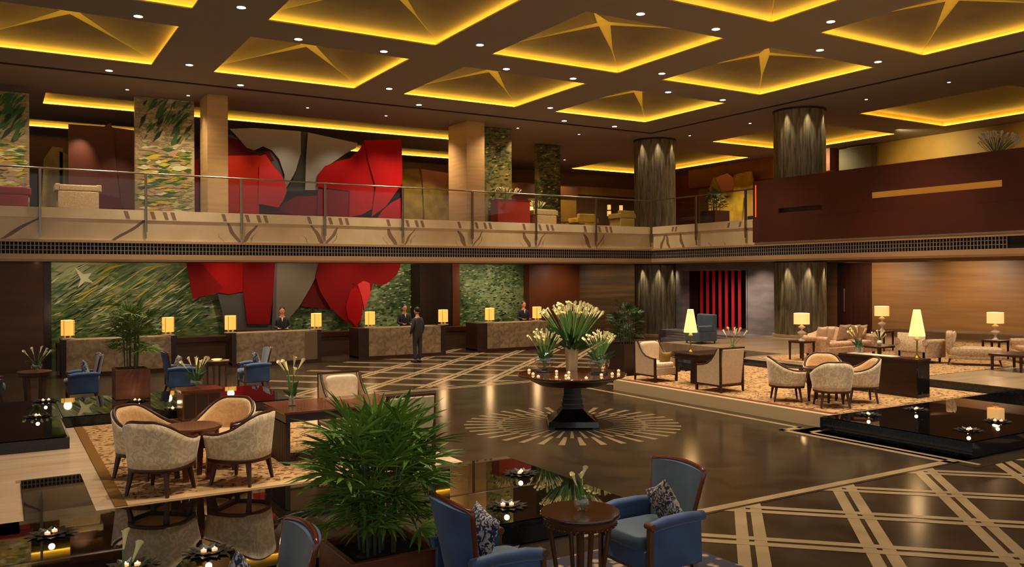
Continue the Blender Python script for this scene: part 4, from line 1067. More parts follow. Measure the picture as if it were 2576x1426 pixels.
write = {'elbow1': (.04,.25,1.13), 'wrist1': (.28,.16,1.10), 'elbow-1': (.04,-.25,1.13), 'wrist-1': (.28,-.13,1.10)}
p = on_z(1047, 912, 0)
person('man in a dark suit standing with his back to us at the third reception desk', (p.x+.05, p.y, 0), radians(110), M['suit'], stand)
for px_, Y, lb, rz in [(710, -.62, 'clerk in dark uniform behind the second reception desk, under the sculpture', -105), (1017, -.72, 'clerk in black uniform facing the suited man across the third desk', -95), (1317, -.42, 'clerk in dark uniform behind the right reception desk, left of a lamp', -100)]:
    p = on_y(px_, 800, Y)
    person(lb, (p.x, Y, 0), radians(rz), M['suit2'], write, 'reception clerks')

# ================================================================== CENTRE TABLE
CTX, CTY, CTH = -15.35, -15.58, .96
t = thing('centre_table', 'large round glossy dark table with a stepped base in the middle of the starburst floor', 'table', (CTX, CTY, .007))
b = MB(); b.lathe([(.90,CTH-.07),(.99,CTH-.045),(1.02,CTH-.02),(1.02,CTH-.006),(1.0,CTH)], 72); b.build('table_top', mat('dark_lacquer_top',(70,32,16),.08,c2=(56,26,14),scale=2,coat=.6), t)
b = MB(); b.lathe([(.62,CTH-.20),(.88,CTH-.07)], 64); b.build('apron', M['frame'], t)
R45 = Matrix.Rotation(radians(58.7-90), 4, 'Z')
lac = mat('black_lacquer', (20,18,20), .10, coat=.6)
b = MB(); 
for z0, z1, w in ((.34,.40,.20),(.42,.50,.185),(.52,.575,.17),(.30,.73,.16)): b.cbox((0,0,(z0+z1)/2), (w*2,w*2,z1-z0), M=R45)
b.build('column', lac, t)
b = MB(); rows = []
for z, w in ((.02,.46),(.12,.45),(.13,.40),(.22,.28),(.32,.19)): rows.append([R45 @ Vector((x*w, y*w, z)) for x, y in ((-1,-1),(1,-1),(1,1),(-1,1))])
b.sheet(rows, closed=True, smooth=False); b.add([R45 @ Vector((x*.19,y*.19,.32)) for x, y in ((-1,-1),(1,-1),(1,1),(-1,1))], [(0,1,2,3)]); b.build('stepped_base', lac, t)
b = MB()
for x, y in ((-1,-1),(1,-1),(1,1),(-1,1)): b.cbox((x*.40,y*.40,.01),(.12,.12,.02),M=R45)
b.build('feet', lac, t)
ZT = CTH+.007
def ct(px_, py_, rmax=.80):
    q = on_z(px_, py_, ZT); r_ = max(1e-6, math.hypot(q.x-CTX, q.y-CTY)); k = min(1, rmax/r_); return (CTX+(q.x-CTX)*k, CTY+(q.y-CTY)*k)
x, y = ct(1438, 925, .45)
vase('tall_vase', 'tall frosted glass vase in the centre of the large round table', (x, y, ZT), [(.105,0),(.11,.02),(.125,.30),(.145,.58),(.148,.60)], m='frost')
bouquet('calla_bouquet', 'huge domed bouquet of pale calla lilies in the tall vase', (x, y, ZT+.12), 90, .80, 1.06, .52, leafy=44, fs=.95, seed=11)
for k, (px_, py_, lb) in enumerate([(1370, 935, 'left'), (1508, 940, 'right')]):
    x, y = ct(px_, py_, .62)
    vase('globe_vase', 'clear glass globe vase on a dark base at the %s of the large round table' % lb, (x, y, ZT+.03), globe(.19,.11), water=[(.08,.01),(.165,.10),(.18,.18)])
    b = MB(); b.lathe([(.17,0),(.18,.028),(.10,.03)], 24); o = b.build('vase_stand', lac); o.location = (x, y, ZT); tag(o, 'low round black stand under the %s globe vase' % lb, 'stand')
    bouquet('lily_bouquet', 'bouquet of small cream lilies in the %s globe vase' % lb, (x, y, ZT+.06), 34, .44, .62, .25, leafy=16, fs=.85, seed=20+k)
x, y = ct(1538, 925, .70)
vase('globe_vase', 'small empty glass globe behind the right globe vase', (x, y, ZT), globe(.15,.08))
b = MB(); b.lathe([(.05,0),(.022,.01),(.022,.04)],12)
def votive_proto():
    t = thing('votive_candle', 'x', 'candle')
    b = MB(); b.lathe([(.030,0),(.036,.01),(.038,.05)], 16); b.build('glass_cup', M['vaseglass'], t)
    b = MB(); b.cyl((0,0,.006), .028, .03, 14); b.build('wax', M['wax'], t)
    b = MB(); b.ell((0,0,.042), (.012,.012,.014), 8, 6); b.build('flame', M['flame'], t)
    return t
vp = votive_proto(); used_v = []
vot = [(1331,929,'top of the left cluster'),(1341,938,'middle of the left cluster'),(1331,948,'bottom of the left cluster'),(1400,932,'upper one right of the left globe vase'),(1400,946,'lower one right of the left globe vase'),(1431,935,'in front of the tall vase, rearmost'),(1424,943,'in front of the tall vase, left'),(1428,953,'in front of the tall vase, nearest the table edge'),(1481,951,'nearest the edge left of the right globe vase'),(1513,941,'in front of the right globe vase'),(1541,920,'rearmost behind the right globe vase'),(1540,938,'right of the right globe vase'),(1556,930,'upper one at the right table edge'),(1556,940,'lower one at the right table edge')]
for px_, py_, lb in vot:
    x, y = ct(px_, py_+5, .93); first_or_dup(vp, used_v, (x, y, ZT), 0, 'lit glass votive, %s' % lb, 'votives on the centre table')

# ---- floating candle bowls
def bowl_proto():
    t = thing('floating_candle', 'x', 'candle')
    b = MB()
    for ring, (n, r, w, lift) in enumerate(((12,.24,.055,.010),(9,.17,.05,.035))):
        for i in range(n):
            a = 2*pi*(i+.5*ring)/n; d = Vector((cos(a), sin(a), 0)); p = Vector((-sin(a), cos(a), 0)); z = Vector((0,0,1))
            b.add([d*.04+z*.006, d*r*.6+p*w+z*.008, d*r+z*lift, d*r*.6-p*w+z*.008, d*r*.6+z*(.0)], [(0,4,1),(1,4,2),(2,4,3),(3,4,0)])
    b.build('petals', M['bowl'], t, solid=.004)
    for dx, dy in ((.04,.02),(-.05,-.015)):
        w = MB(); w.cyl((dx,dy,.006), .026, .022, 14); o = w.build('tealight', M['wax'], t)
        f = MB(); f.ell((dx,dy,.036), (.014,.014,.022), 8, 6); f.build('flame', M['flame'], o)
    lamp('POINT', 'candle_light', (0,0,.12), .6, WARM2, .03, parent=t)
    return t
bp = bowl_proto(); used_b = []
for px_, py_, z, lb in [(130,1342,ZP+.004,'at the left of the foreground pool'),(525,1388,ZP+.004,'in the middle of the foreground pool, above the lower edge'),(1275,1272,ZP+.004,'beside the left foreground blue armchair'),(1310,1190,ZP+.004,'at the far right end of the foreground pool'),(330,1424,ZP+.004,'cut by the bottom edge near the calla lilies'),(115,1008,.434,'furthest left on the raised rear pool'),(345,1008,.434,'in front of the potted bamboo palm'),(435,1029,.434,'on the rear pool left of the low cabinet'),(95,1047,.434,'dim one low on the raised rear pool'),(2185,1043,ZP+.009,'furthest left on the right-hand pool'),(2305,1030,ZP+.009,'at the foot of the dark console'),(2437,1082,ZP+.009,'nearest on the right-hand pool'),(2510,1060,ZP+.009,'furthest right on the right-hand pool')]:
    q = on_z(px_, py_, z); first_or_dup(bp, used_b, (q.x, q.y, z), random.uniform(0,3), 'floating lit candle in a dark petal dish ' + lb if len(lb.split()) < 8 else 'floating lit candle ' + lb, 'floating candles')

# ================================================================== PALMS
def frond_mesh(seed, nl=9, L=.34, w=.0155, spread=160, droop=.045):
    rnd = random.Random(seed); b = MB()
    b.tube([(0,0,0),(.10,0,.05),(.22,0,.07)], .005, 4)
    c = Vector((.22,0,.07))
    for i in range(nl):
        a = radians(-spread/2 + spread*i/(nl-1) + rnd.uniform(-5,5)); l = L*(1-.25*abs(i-(nl-1)/2)/(nl/2))*rnd.uniform(.85,1.1)
        d = Vector((cos(a), sin(a), .12+rnd.uniform(-.1,.15))).normalized(); p = Vector((-sin(a), cos(a), 0)); dz = droop*rnd.uniform(.6,1.5)
        pts = [(0,.25),(.35,1.0),(.7,.85),(1.0,0.05)]
        rows = []
        for t_, ww in pts:
            q = c + d*l*t_ - Vector((0,0,dz*t_*t_)); h = w*ww
            rows.append([q-p*h+Vector((0,0,h*.5)), q, q+p*h+Vector((0,0,h*.5))])
        b.sheet(rows, smooth=False)
    return b
def palm(lb, loc, ns, height, rad, planter_size, ph, nf, leafm, fr=None, seed=1, low=.25, L=.34, potm='planter', pot_open=True):
    rnd = random.Random(seed); t = thing('potted_palm', lb, 'potted plant', loc)
    s = planter_size/2; b = MB(); w = .05
    b.box((-s,-s,0),(s,-s+w,ph)); b.box((-s,s-w,0),(s,s,ph)); b.box((-s,-s+w,0),(-s+w,s-w,ph)); b.box((s-w,-s+w,0),(s,s-w,ph)); b.build('planter_box', M[potm], t, bevel=.006)
    b = MB(); b.box((-s+w,-s+w,.02),(s-w,s-w,ph-.07)); b.build('soil', M['soil'], t)
    protos = []
    for i in range(ns):
        a = 2*pi*i/ns + rnd.uniform(-.3,.3); r = s*.5*rnd.uniform(.2,1); x, y = r*cos(a), r*sin(a); hh = height*rnd.uniform(.7,1.0)
        b = MB(); b.tube([(x,y,ph-.1),(x*1.15,y*1.15,ph+hh*.5),(x*1.35,y*1.35,ph+hh)], .013, 6); b.build('stem', M['stem'], t)
        k = nf//ns
        for j in range(k):
            f = (j+.6)/k; z = ph + hh*(low + (1-low)*f)
            m = 1.15 + .2*f
            aa = rnd.uniform(0, 2*pi) if rnd.random() < .5 else a+rnd.uniform(-1.2,1.2)
            if len(protos) < 4:
                o = frond_mesh(seed*10+len(protos), L=L, nl=9+len(protos) % 3).build('frond', M[leafm], t); protos.append(o)
            else:
                o = protos[rnd.randrange(4)].copy(); COL.objects.link(o); o.parent = t
            o.location = (x*m, y*m, z); o.rotation_euler = (rnd.uniform(-.35,.35), -rnd.uniform(-.15,1.1)*(.5+f*.8)+ (0.22 if f < .3 else 0), aa)
            sc = rad*rnd.uniform(.8,1.2); o.scale = (sc, sc, sc)
    return t
palm('large potted lady palm in a square timber planter in the centre foreground', (-21.73,-21.73,.016), 12, .95, 1.10, .80, .50, 120, 'leaf', seed=3, low=.2, L=.34)
palm('tall feathery bamboo palm in a square timber planter before the left reception desk', (-22.27,-10.35,.435), 9, 1.15, .95, .62, .58, 72, 'leaf2', seed=5, low=.25, L=.30)
palm('dark bushy plant in a tall dark square planter beside the left cream armchair', (-10.35,-11.0,.006), 8, .95, .80, .78, 1.0, 64, 'leafdark', seed=8, low=.1, L=.28, potm='darkwood')

# ================================================================== RED AND GREY SCULPTURE
t = thing('wall_sculpture', 'huge red and grey sculpture of curved panels rising through both storeys', 'sculpture', (0,0,0))
def panel(pts, dy, m, th=.05, base=5.0, smooth_n=0, lb=None):
    Y = base - dy; P = [on_y(x, y, Y) for x, y in pts]
    if smooth_n:
        n = len(P); Q = []
        for i in range(n):
            p0, p1, p2, p3 = P[(i-1) % n], P[i], P[(i+1) % n], P[(i+2) % n]
            for k in range(smooth_n):
                u = k/smooth_n; Q.append(.5*((2*p1)+(p2-p0)*u+(2*p0-5*p1+4*p2-p3)*u*u+(-p0+3*p1-3*p2+p3)*u**3))
        P = Q
    b = MB(); b.prism([(p.x, p.z) for p in P], 'y', Y, Y+th)
    o = b.build('panel', M[m], t)
    if lb: o['label'] = lb
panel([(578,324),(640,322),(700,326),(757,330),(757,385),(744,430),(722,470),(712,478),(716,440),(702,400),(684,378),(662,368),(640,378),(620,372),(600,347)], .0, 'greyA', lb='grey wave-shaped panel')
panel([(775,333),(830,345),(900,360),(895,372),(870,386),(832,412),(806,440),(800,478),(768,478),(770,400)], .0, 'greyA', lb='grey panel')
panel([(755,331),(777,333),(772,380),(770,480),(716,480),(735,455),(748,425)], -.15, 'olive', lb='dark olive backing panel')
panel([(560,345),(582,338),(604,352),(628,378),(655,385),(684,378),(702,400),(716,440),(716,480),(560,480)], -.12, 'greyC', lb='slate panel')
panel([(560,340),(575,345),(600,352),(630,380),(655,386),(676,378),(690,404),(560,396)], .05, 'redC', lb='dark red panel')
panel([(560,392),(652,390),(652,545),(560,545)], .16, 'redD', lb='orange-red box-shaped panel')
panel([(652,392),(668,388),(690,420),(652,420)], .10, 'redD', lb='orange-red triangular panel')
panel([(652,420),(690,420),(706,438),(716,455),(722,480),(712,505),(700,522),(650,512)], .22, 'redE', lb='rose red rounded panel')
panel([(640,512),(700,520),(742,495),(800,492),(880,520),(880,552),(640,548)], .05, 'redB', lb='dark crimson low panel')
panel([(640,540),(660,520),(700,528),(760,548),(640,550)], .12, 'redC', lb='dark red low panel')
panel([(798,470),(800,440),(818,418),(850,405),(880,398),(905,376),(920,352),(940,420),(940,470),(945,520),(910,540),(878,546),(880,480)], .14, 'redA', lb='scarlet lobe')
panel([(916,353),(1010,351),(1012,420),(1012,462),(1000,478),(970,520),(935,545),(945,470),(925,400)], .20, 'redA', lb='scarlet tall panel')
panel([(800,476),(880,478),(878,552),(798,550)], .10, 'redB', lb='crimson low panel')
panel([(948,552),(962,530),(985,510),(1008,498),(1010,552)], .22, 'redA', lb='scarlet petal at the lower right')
panel([(484,400),(500,400),(500,545),(484,545)], -.3, 'redB', lb='crimson edge behind the mosaic pier')
# lower storey
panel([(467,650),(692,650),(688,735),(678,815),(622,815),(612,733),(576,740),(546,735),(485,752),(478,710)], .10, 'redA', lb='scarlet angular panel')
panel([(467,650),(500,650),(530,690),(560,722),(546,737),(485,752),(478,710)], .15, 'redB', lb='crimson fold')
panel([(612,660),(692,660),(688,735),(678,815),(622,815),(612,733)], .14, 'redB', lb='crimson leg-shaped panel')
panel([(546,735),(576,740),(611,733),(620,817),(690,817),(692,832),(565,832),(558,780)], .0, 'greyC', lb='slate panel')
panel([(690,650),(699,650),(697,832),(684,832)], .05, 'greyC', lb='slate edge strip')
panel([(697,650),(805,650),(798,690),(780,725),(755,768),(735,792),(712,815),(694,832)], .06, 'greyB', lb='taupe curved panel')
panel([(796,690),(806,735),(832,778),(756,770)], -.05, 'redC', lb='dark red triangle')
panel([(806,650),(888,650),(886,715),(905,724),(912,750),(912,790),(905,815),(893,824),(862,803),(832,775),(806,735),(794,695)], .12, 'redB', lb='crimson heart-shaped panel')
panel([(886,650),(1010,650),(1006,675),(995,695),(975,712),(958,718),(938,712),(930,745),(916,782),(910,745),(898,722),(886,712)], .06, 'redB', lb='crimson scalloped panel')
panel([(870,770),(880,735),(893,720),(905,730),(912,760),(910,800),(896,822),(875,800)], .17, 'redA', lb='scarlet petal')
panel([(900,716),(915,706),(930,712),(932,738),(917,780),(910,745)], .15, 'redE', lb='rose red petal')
for x in (-17.2, -14.8, -12.6, -10.8):
    lamp('SPOT', 'sculpture_spot', (x, 2.7, 8.9), 42*K_SPOT, (1,.86,.68), .08, target=(x, 5, 6.2), spot=58, blend=.9)
for x in (-22, -19.5, -17.0, -14.8, -12.2, -10.0, -6.0, -4.6):
    lamp('SPOT', 'mural_spot', (x, 2.6, 3.26), 28*K_SPOT, (1,.84,.58), .08, target=(x, 5.6, 1.5), spot=88, blend=.9)

# ================================================================== UPPER FLOOR FURNISHINGS
def mosaic(lb, px0, px1, Y, m, z1=8.85, z0=ZM):
    a = on_y(px0, 400, Y); c = on_y(px1, 400, Y); b = MB(); b.box((a.x, Y, z0), (c.x, Y+.25, z1)); 
    if m == 'muralC':
        strokes(b, a.x, c.x, z0, z1-1.6, Y, 330, .08, .6, [5,1,2,6,6,3,5,1], int(px0)+100, .06); strokes(b, a.x, c.x, z1-1.6, z1, Y-.03, 60, 1.0, .7, [3,3,4,5], 77, .06)
    else: strokes(b, a.x, c.x, z0, z1, Y, 260, .15, .3, [3,4,5,1,4,3], int(px0)+200, .035)
    tag(b.build('mosaic_panel', [M[m]]+PAINT[1:]), lb, 'wall panel', None)
mosaic('tall leafy mosaic panel left of the first square pier on the upper floor', 340, 489, 2.9, 'muralC', H-.01)
mosaic('leafy mosaic panel cut by the left edge on the upper floor', -20, 74, 3.0, 'muralC', 8.75)
mosaic('dark foliage panel right of the second square pier on the upper floor', 1219, 1287, 2.2, 'muralD', H-.01)
mosaic('small dark foliage panel near the middle of the upper floor', 1352, 1410, 4.9, 'muralD', H-.05)
# maroon sail panels
t = thing('sail_panel', 'tall dark maroon folded sail panel left of the leafy mosaic panel', 'wall panel')
for pts, m, Y in (([(172,312),(262,318),(280,308),(283,330),(302,500),(240,505),(172,480)], 'maroon', 8.0), ([(281,320),(340,328),(340,545),(240,545),(240,505),(304,500)], 'maroon', 8.15), ([(172,470),(304,498),(302,530),(180,530)], 'redC', 7.85)):
    P = [on_y(x, y, Y) for x, y in pts]; b = MB(); b.prism([(p.x, ZM if p.z < 5.6 else min(p.z, 8.9)) for p in P], 'y', Y, Y+.08); b.build('fold', M[m], t)
t = thing('gold_panel', 'yellow-lit curved gold panel at the far left of the upper floor', 'wall panel')
for pts in ([(110,400),(132,368),(158,372),(158,480),(100,480)], [(150,380),(172,390),(168,480),(148,480)]):
    P = [on_y(x, y, 9.0) for x, y in pts]; b = MB(); b.prism([(p.x, ZM if p.z < 6.6 else min(p.z, 8.9)) for p in P], 'y', 9.0, 9.1); b.build('fold', M['goldpan'], t)
t = thing('gold_panel', 'curved gold and peach panels between the sculpture and second pier', 'wall panel')
for pts, m, Y in (([(1012,425),(1055,425),(1062,470),(1068,560),(1012,560)], 'goldpan', 9.0), ([(1060,425),(1128,435),(1120,480),(1085,550),(1066,500)], 'peachpan', 9.1), ([(1064,470),(1128,470),(1128,560),(1070,555)], 'goldpan', 8.9)):
    P = [on_y(x, y, Y) for x, y in pts]; b = MB(); b.prism([(p.x, ZM if p.z < 5.6 else min(p.z, 8.9)) for p in P], 'y', Y, Y+.08); b.build('fold', M[m], t)
t = thing('gold_panel', 'curved gold and peach petals right of the upper left fluted column', 'wall panel')
for pts, m, X in (([(1785,560),(1782,480),(1795,445),(1812,482),(1850,480),(1850,560)], 'goldpan', 10.3), ([(1795,448),(1830,436),(1848,450),(1845,478),(1815,484)], 'peachpan', 10.4), ([(1845,440),(1890,430),(1898,470),(1870,500),(1862,560),(1846,560)], 'goldpan', 10.2), ([(1878,470),(1900,462),(1905,560),(1862,560)], 'yellow', 10.1)):
    P = [on_x(x, y, X) for x, y in pts]; b = MB(); b.prism([(p.y, ZM if p.z < 6.5 else p.z) for p in P], 'x', X, X+.07); b.build('fold', M[m], t)
for x, y, tx, ty in ((-21.6,7.2,-22.2,9),(-20.0,6.6,-20.6,8),(-7.8,7.0,-7.6,9),(-6.4,7.0,-6.6,9),(8.4,6.2,10.3,6.4),(8.4,4.8,10.3,4.6)):
    lamp('SPOT', 'panel_spot', (x, y, 8.6), (34 if x < 0 else 70)*K_SPOT, (1,.85,.5), .05, target=(tx, ty, 5.6), spot=60, blend=1)
# seats along the balustrade
zc2 = ZM
def slab_seat(name, lb, x0, x1, y0, y1, h, m, cat, back=True, lowf=.42):
    t = thing(name, lb, cat, ((x0+x1)/2, (y0+y1)/2, zc2)); w, d = (x1-x0)/2, (y1-y0)/2
    b = MB(); b.box((-w,-d,.08),(w,d,lowf)); b.build('seat_base', M[m], t, bevel=.03)
    if back: b = MB(); b.box((-w,-d,lowf),(w,-d+.22,h)); b.build('backrest', M[m], t, bevel=.04)
    for sd in (-1,1):
        b = MB(); b.box((sd*w-.08,-d,lowf),(sd*w+.08,d,lowf+.22)); b.build('arm', M[m], t, bevel=.03)
    for x in (-w+.1, w-.1):
        for y in (-d+.1, d-.1): b = MB(); b.cyl((x,y,0),.03,.08,8); b.build('leg', M['frame'], t)
    return t
slab_seat('sofa', 'speckled beige sofa end on the upper floor left of the maroon panel', -22.9, -21.75, 1.2, 2.0, 1.15, 'beigepat', 'sofa', lowf=.95)
slab_seat('sofa', 'deep red seat at the far left edge of the upper floor', -25.4, -23.7, 1.0, 1.9, 1.0, 'crimson', 'sofa', lowf=.75)
slab_seat('armchair', 'bright red armchair behind a small table on the upper floor', -3.9, -3.0, 3.0, 3.9, 1.0, 'crimson', 'armchair', lowf=.6)
t = thing('red_cabinet', 'square red cabinet right of the second pier on the upper floor', 'cabinet', (-6.2,1.7,zc2))
b = MB(); b.box((-.78,-.3,.0),(.78,.3,1.35)); b.build('body', mat('red_lacquer',(150,44,26),.4), t); b = MB(); b.box((-.80,-.32,1.35),(.80,.32,1.38)); b.build('cabinet_top', M['redB'], t)
bouquet('flower_row', 'spray of pale flowers above the red cabinet on the upper floor', (-6.4,1.7,zc2+1.38), 26, .25, .40, .55, seed=31)
slab_seat('sofa', 'golden beige sofa right of the red cabinet on the upper floor', -5.1, -4.0, 1.5, 2.3, 1.05, 'beigepat', 'sofa', lowf=.8)
slab_seat('armchair', 'olive gold armchair left of the upper fluted column', -2.3, -1.3, 2.2, 3.0, 1.0, 'goldpan', 'armchair', lowf=.6)
slab_seat('armchair', 'olive green armchair just left of the upper fluted column base', -1.0, -.2, .9, 1.7, 1.1, 'yellow', 'armchair', lowf=.75)
t = thing('desk_lamp', 'small white-shaded lamp glowing before the dark foliage panel', 'lamp', (-3.5,4.35,zc2+1.0)); b = MB(); b.lathe([(.08,0),(.09,.02),(.02,.05),(.02,.22)],12); b.build('base', M['brass'], t); b = MB(); b.lathe([(.12,.22),(.11,.40)],16); b.build('lamp_shade', M['shade3'], t)
t = thing('pedestal_table', 'tall pedestal table carrying a lamp and white flowers on the upper floor', 'table', (-3.35,4.4,zc2)); b = MB(); b.lathe([(.30,.97),(.30,1.0)],20); b.build('table_top', M['frame'], t); b = MB(); b.cyl((0,0,0),.05,.97,10); b.build('pedestal', M['frame'], t)
bouquet('flower_bunch', 'white branching flowers beside the small upper floor lamp', (-3.15,4.4,zc2+1.0), 26, .35, .55, .40, seed=33)
for x, lb in ((1230, 'near the red armchair'),): pass
def side_tab(lb, x, y, h=.6):
    t = thing('side_table', lb, 'table', (x,y,zc2)); b = MB(); b.lathe([(.22,h-.03),(.22,h)],20); b.build('table_top', M['frame'], t); b = MB(); b.lathe([(.14,0),(.14,.015),(.025,.02),(.025,h-.03)],14); b.build('pedestal', M['steel'], t)
side_tab('small steel table in front of the red armchair on the upper floor', -3.55, 1.6, .55)
side_tab('small steel table right of the red armchair on the upper floor', -2.7, 1.6, .5)
for px_, lb in ((1532,'left'),(1562,'right')):
    q = on_y(px_, 490, 8.0); t = thing('wall_lantern', 'small glowing lantern left of the upper fluted column, %s of two' % lb, 'lantern', (q.x, 8.0, 6.0))
    b = MB(); b.lathe([(.11,.0),(.11,.26)],14); b.lathe([(.10,.34),(.10,.60)],14); b.build('lamp_shade', M['shade2'], t); b = MB(); b.cyl((0,0,-1.45),.02,2.05,8); b.build('pole', M['brass'], t)
palm('dark leafy plant in a dark planter right of the upper left fluted column', (4.1,.3,ZM), 7, .75, 1.05, .95, 1.2, 56, 'leafdark', seed=41, low=.1, L=.26, potm='darkwood')
palm('dark plant in front of the gold petals on the upper floor', (-4.3,4.4,ZM), 4, .5, .6, .5, .7, 24, 'leafdark', seed=43, low=.1, L=.24, potm='darkwood')
slab_seat('armchair', 'grey-blue armchair by the gold petals near the red balcony', 3.2, 4.2, -3.6, -2.6, .95, 'blueseat', 'armchair', lowf=.55)
# flowers above red balcony
t = bouquet('flower_bunch', 'peach and white flowers standing behind the red balcony at the right edge', (1.4,-14.2,6.2), 46, .30, .75, .55, seed=51, fs=1.3, mat_l='ceramic')
b = MB(); b.cyl((0,0,0),.14,1.66,16); o = b.build('flower_stand', M['frame']); o.location = (1.4,-14.2,ZM); tag(o, 'dark slim stand under the peach flowers behind the red balcony', 'stand')

# ================================================================== RIGHT LOUNGE
zl = ZQ+.012
dlp = drum_lamp_proto(); used_r = []
for loc, lb, top in [((-5.6,-12.75,zl+.52), 'in front of the right fluted column', .52), ((-1.3,-12.2,zl+.60), 'right of the walnut door', .60), ((-1.1,-15.55,zl+.52), 'at the far right by the stone wall', .52)]:
    first_or_dup(dlp, used_r, loc, 0, 'white-based table lamp with a drum shade ' + lb, 'drum-shade lamps')
    t = thing('side_table', 'dark square side table under the drum-shade lamp ' + lb, 'table', (loc[0], loc[1], zl))
    b = MB(); b.box((-.25,-.25,top-.05),(.25,.25,top)); b.build('table_top', M['frame'], t)
    for x in (-.22,.22):
        for y in (-.22,.22): b = MB(); b.taper((x,y,0),.018,(x,y,top-.05),.024); b.build('leg', M['frame'], t)
clp = cone_lamp_proto(); used_c = []
first_or_dup(clp, used_c, (-10.60,-13.70,zc+.72), 0, 'lamp with a tall cone shade standing between two cream square armchairs', 'cone-shade lamps', scale=.98)
first_or_dup(clp, used_c, (-8.30,-17.93,ZP+.80), 0, 'lamp with a tall glowing cone shade on the dark console', 'cone-shade lamps', scale=.98)
# console
t = thing('console', 'long dark wooden console with a black marble end beside the right pool', 'console', (-8.56,-18.12,ZP))
b = MB(); b.box((0,.02,0),(.38,1.85,.76)); b.build('body', M['darkwood'], t)
b = MB(); b.box((-.01,0,0),(.39,.02,.76)); b.build('marble_end', mat('black_marble',(20,18,20),.12,c2=(90,84,84),scale=3,dist=3,lo=.6,hi=.72), t)
b = MB(); b.box((-.03,-.02,.76),(.41,1.88,.80)); b.build('console_top', M['frame'], t)
b = MB(); b.box((.02,.6,.80),(.30,1.7,.812)); b.build('pale_runner', M['white'], t)
vase('glass_vase', 'clear glass vase at the far end of the dark console', (-8.36,-16.6,ZP+.812), globe(.10,.05))
bouquet('leaf_spray', 'green leaf spray in the vase at the far end of the console', (-8.36,-16.6,ZP+.84), 5, .3, .42, .14, leafy=12, seed=61)
# small flowers on the right writing desk
bouquet('lily_bunch', 'white callas behind the back of the right cream square armchair', (-9.75,-14.2,zc+.74), 7, .30, .42, .28, seed=63)
vase('glass_vase', 'small clear vase on the desk behind the right cream armchair', (-9.75,-14.2,zc+.72), globe(.08,.045))
# sofa
def sofa(lb, loc, rz, L, m, name='sofa', cat='sofa', arch=True):
    t = thing(name, lb, cat, loc, rz)      # faces +X, length along Y
    b = MB(); b.box((-.38,-L/2,.12),(.40,L/2,.32)); b.build('base', M[m], t, bevel=.02)
    b = MB(); n = 16; rows = []
    for (x, k) in ((-.22,0),(-.30,1),(-.38,1),(-.40,0)):
        rows.append([(x, -L/2+L*i/n, .30 + (.36+(.18*sin(pi*i/n)**2 if arch else .12))*k) for i in range(n+1)])
    b.sheet(rows); b.build('backrest', M[m], t)
    ns = 3 if L > 1.5 else 1
    for i in range(ns): b = MB(); w = (L-.26)/ns; b.blob((.06, -L/2+.13+w*(i+.5), .38), (.62,w,.15), 7); b.build('seat_cushion', M[m], t)
    for sd in (-1,1):
        b = MB(); b.box((-.38, sd*L/2-.08,.14),(.38,sd*L/2+.08,.52)); b.tube([(-.40,sd*L/2,.55),(.40,sd*L/2,.53)],.085,12); b.build('arm', M[m], t)
        for x in (-.34,.34): q = MB(); q.taper((x,sd*(L/2-.06),0),.02,(x,sd*(L/2-.06),.13),.028); q.build('leg', M['frame'], t)
    return t
sofa('long dusty rose sofa with an arched back before the walnut door', (-3.95,-12.75,zl), -pi/2, 2.1, 'sofafab')
for i, (x, s_, m, lb) in enumerate([(-4.85,.44,'creamcush','at the left end of the long arched sofa'),(-4.5,.40,'creamcush','second from the left on the long arched sofa'),(-3.9,.50,'taupefab','large, in the middle of the arched sofa'),(-3.45,.46,'taupefab','right of centre on the arched sofa'),(-3.1,.42,'sofafab','at the right end of the long arched sofa')]):
    cushion(('cream cushion ' if m == 'creamcush' else 'tan damask cushion ') + lb, (x,-12.80,zl+.68), -pi/2, radians(-16), M[m], (s_,.14,s_))
sofa('taupe damask armchair seen from behind right of the cone-shade console lamp', (-3.45,-14.85,zl), 0, .80, 'taupefab', 'armchair', 'armchair', False)
t = thing('chaise', 'taupe damask chaise with an upright back on dark splayed legs', 'chaise', (-3.1,-15.95,zl), -pi/4-.25)
b = MB(); b.blob((.15,0,.34),(1.25,.66,.24),7); b.build('seat', M['taupefab'], t)
b = MB(); b.box((-.45,-.32,.16),(.76,.32,.26)); b.build('base', M['taupefab'], t, bevel=.02)
b = MB(); b.blob((-.42,0,.58),(.18,.62,.56),6); b.build('backrest', M['taupefab'], t)
legs4(t, [(-.40,-.26),(-.40,.26),(.70,-.26),(.70,.26)], .17, .026, .016, M['frame'], .05)
cushion('pale damask cushion leaning on the chaise back', (-3.32,-15.68,zl+.66), -pi/4-.25, radians(-14), M['creamcush'], (.42,.14,.42))
sofa('dusty rose sofa cut by the right edge of the photo', (-1.6,-16.9,zl), pi*.75, 1.5, 'sofafab')
def low_table(lb, loc, L, W, h=.40):
    t = thing('coffee_table', lb, 'table', loc); b = MB(); b.box((-L/2,-W/2,h-.05),(L/2,W/2,h)); b.build('table_top', M['frame'], t)
    for x in (-L/2+.06, L/2-.06):
        for y in (-W/2+.06, W/2-.06): b = MB(); b.taper((x,y,0),.022,(x,y,h-.05),.028); b.build('leg', M['frame'], t)
low_table('dark coffee table in front of the arched sofa', (-3.9,-13.95,zl), 1.0, .7)
low_table('dark low table with a glass top at the right edge of the lounge', (-3.3,-17.3,zl), 1.1, .8)
vase('glass_vase', 'small white flower vase on the coffee table before the arched sofa', (-3.9,-13.95,zl+.40), globe(.07,.04), m='ceramic')
bouquet('flower_bunch', 'tiny white flowers on the coffee table before the arched sofa', (-3.9,-13.95,zl+.47), 8, .12, .18, .10, seed=71)
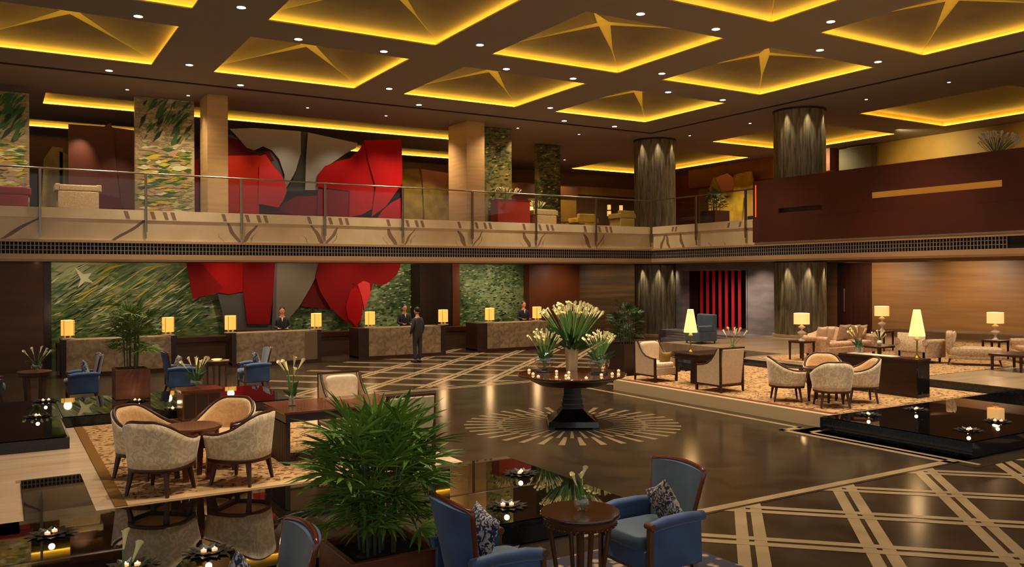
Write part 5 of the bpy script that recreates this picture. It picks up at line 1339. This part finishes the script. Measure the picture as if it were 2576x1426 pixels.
# teal armchair in front of portal
slp = thing('club_armchair', 'teal patterned armchair in front of the red-lit portal', 'armchair', (-3.7,-6.85,ZQ-.01), 0)
for nm, bx in (('seat_base', (-.4,-.4,.08,.4,.4,.42)), ('backrest', (.2,-.4,.42,.4,.4,1.0)), ('arm', (-.4,-.4,.42,.2,-.26,.62)), ('arm', (-.4,.26,.42,.2,.4,.62))):
    b = MB(); b.box(bx[:3], bx[3:]); b.build(nm, M['blueseat'], slp, bevel=.04)
for x in (-.33,.33):
    for y in (-.33,.33): b = MB(); b.cyl((x,y,0),.025,.08,8); b.build('leg', M['frame'], slp)
# lounge and soffit lights, then added fill spots
for x, y in ((7,-4.5),(7,-8.5),(7,-12.5),(7,-16.5)):
    lamp('SPOT', 'wall_spot', (x, y, 3.25), 110*K_SPOT, WARM, .08, target=(10, y, 1.6), spot=100, blend=1)
for x in (-1.8, 1.5, 4.0): lamp('SPOT', 'wall_spot', (x, 3.2, 3.25), 30*K_SPOT, WARM, .3, target=(x, 5.4, 1.0), spot=120, blend=1)
for x in (-21.5,-18.0,-14.5,-11.0,-7.5,-3.5): lamp('SPOT', 'soffit_spot', (x, .6, 3.24), 40*K_SPOT, WARM, .06, target=(x, -.2 if x > -23.5 else .6, 0), spot=110, blend=1)
for y in (-3,-6.5,-10,-13.5): lamp('SPOT', 'soffit_spot', (3.0, y, 3.24), 90*K_SPOT, WARM, .06, target=(2.0, y, 0), spot=120, blend=1)
for y in (0,-6,-12): lamp('SPOT', 'upper_wall_fill', (8.5, y, 8.9), 160*K_SPOT, (1,.8,.4), .1, target=(11.4, y, 7.0), spot=110, blend=1)  # added spots without fittings, brightening the upper walls
for x in (-2, 2, 6): lamp('SPOT', 'upper_wall_fill', (x, 9.0, 8.9), 90*K_SPOT, (1,.75,.4), .1, target=(x, 10.6, 6.0), spot=110, blend=1)
for x, y, e in ((8.0,2.5,200),(4.0,-2.5,150),(3.5,4.5,120),(-4.5,3.2,120),(-9.5,3.0,90),(8,-6,120),(8,-14,120),(-2.0,7.5,120),(-22,4.6,70),(-19.5,.9,60),(-23.8,.9,60),(-7.0,.7,50)):
    lamp('SPOT', 'upper_floor_fill', (x, y, 8.95), e*1.9*K_SPOT, WARM, .1, target=(x, y+.3, 4), spot=125, blend=1)  # added fill for the dim upper floor, no fixtures here
for y in (-1.5,-3.0,-4.6): lamp('SPOT', 'portal_fill', (.6, y, 3.24), 80*K_SPOT, (1,.86,.74), .1, target=(1.9, y, 1.0), spot=100, blend=1)  # added to lift the grey marble round the portal, no fittings
lamp('SPOT', 'bouquet_fill', (CTX-.6, CTY-.9, 8.95), 420*K_SPOT, (1,.86,.62), .1, target=(CTX, CTY, 1.4), spot=18, blend=.8)  # added narrow beam that brightens the bouquet, no fixture above
# two small round soffit lights
for px_, lb in ((85, 'at the left, above the brown wall'), (738, 'above the grey part of the sculpture')):
    q = on_z(px_, 661, 3.28); downlight(q.x, .5, .05, 'small bright soffit downlight ' + lb, 'soffit downlights', 0, z=3.29)
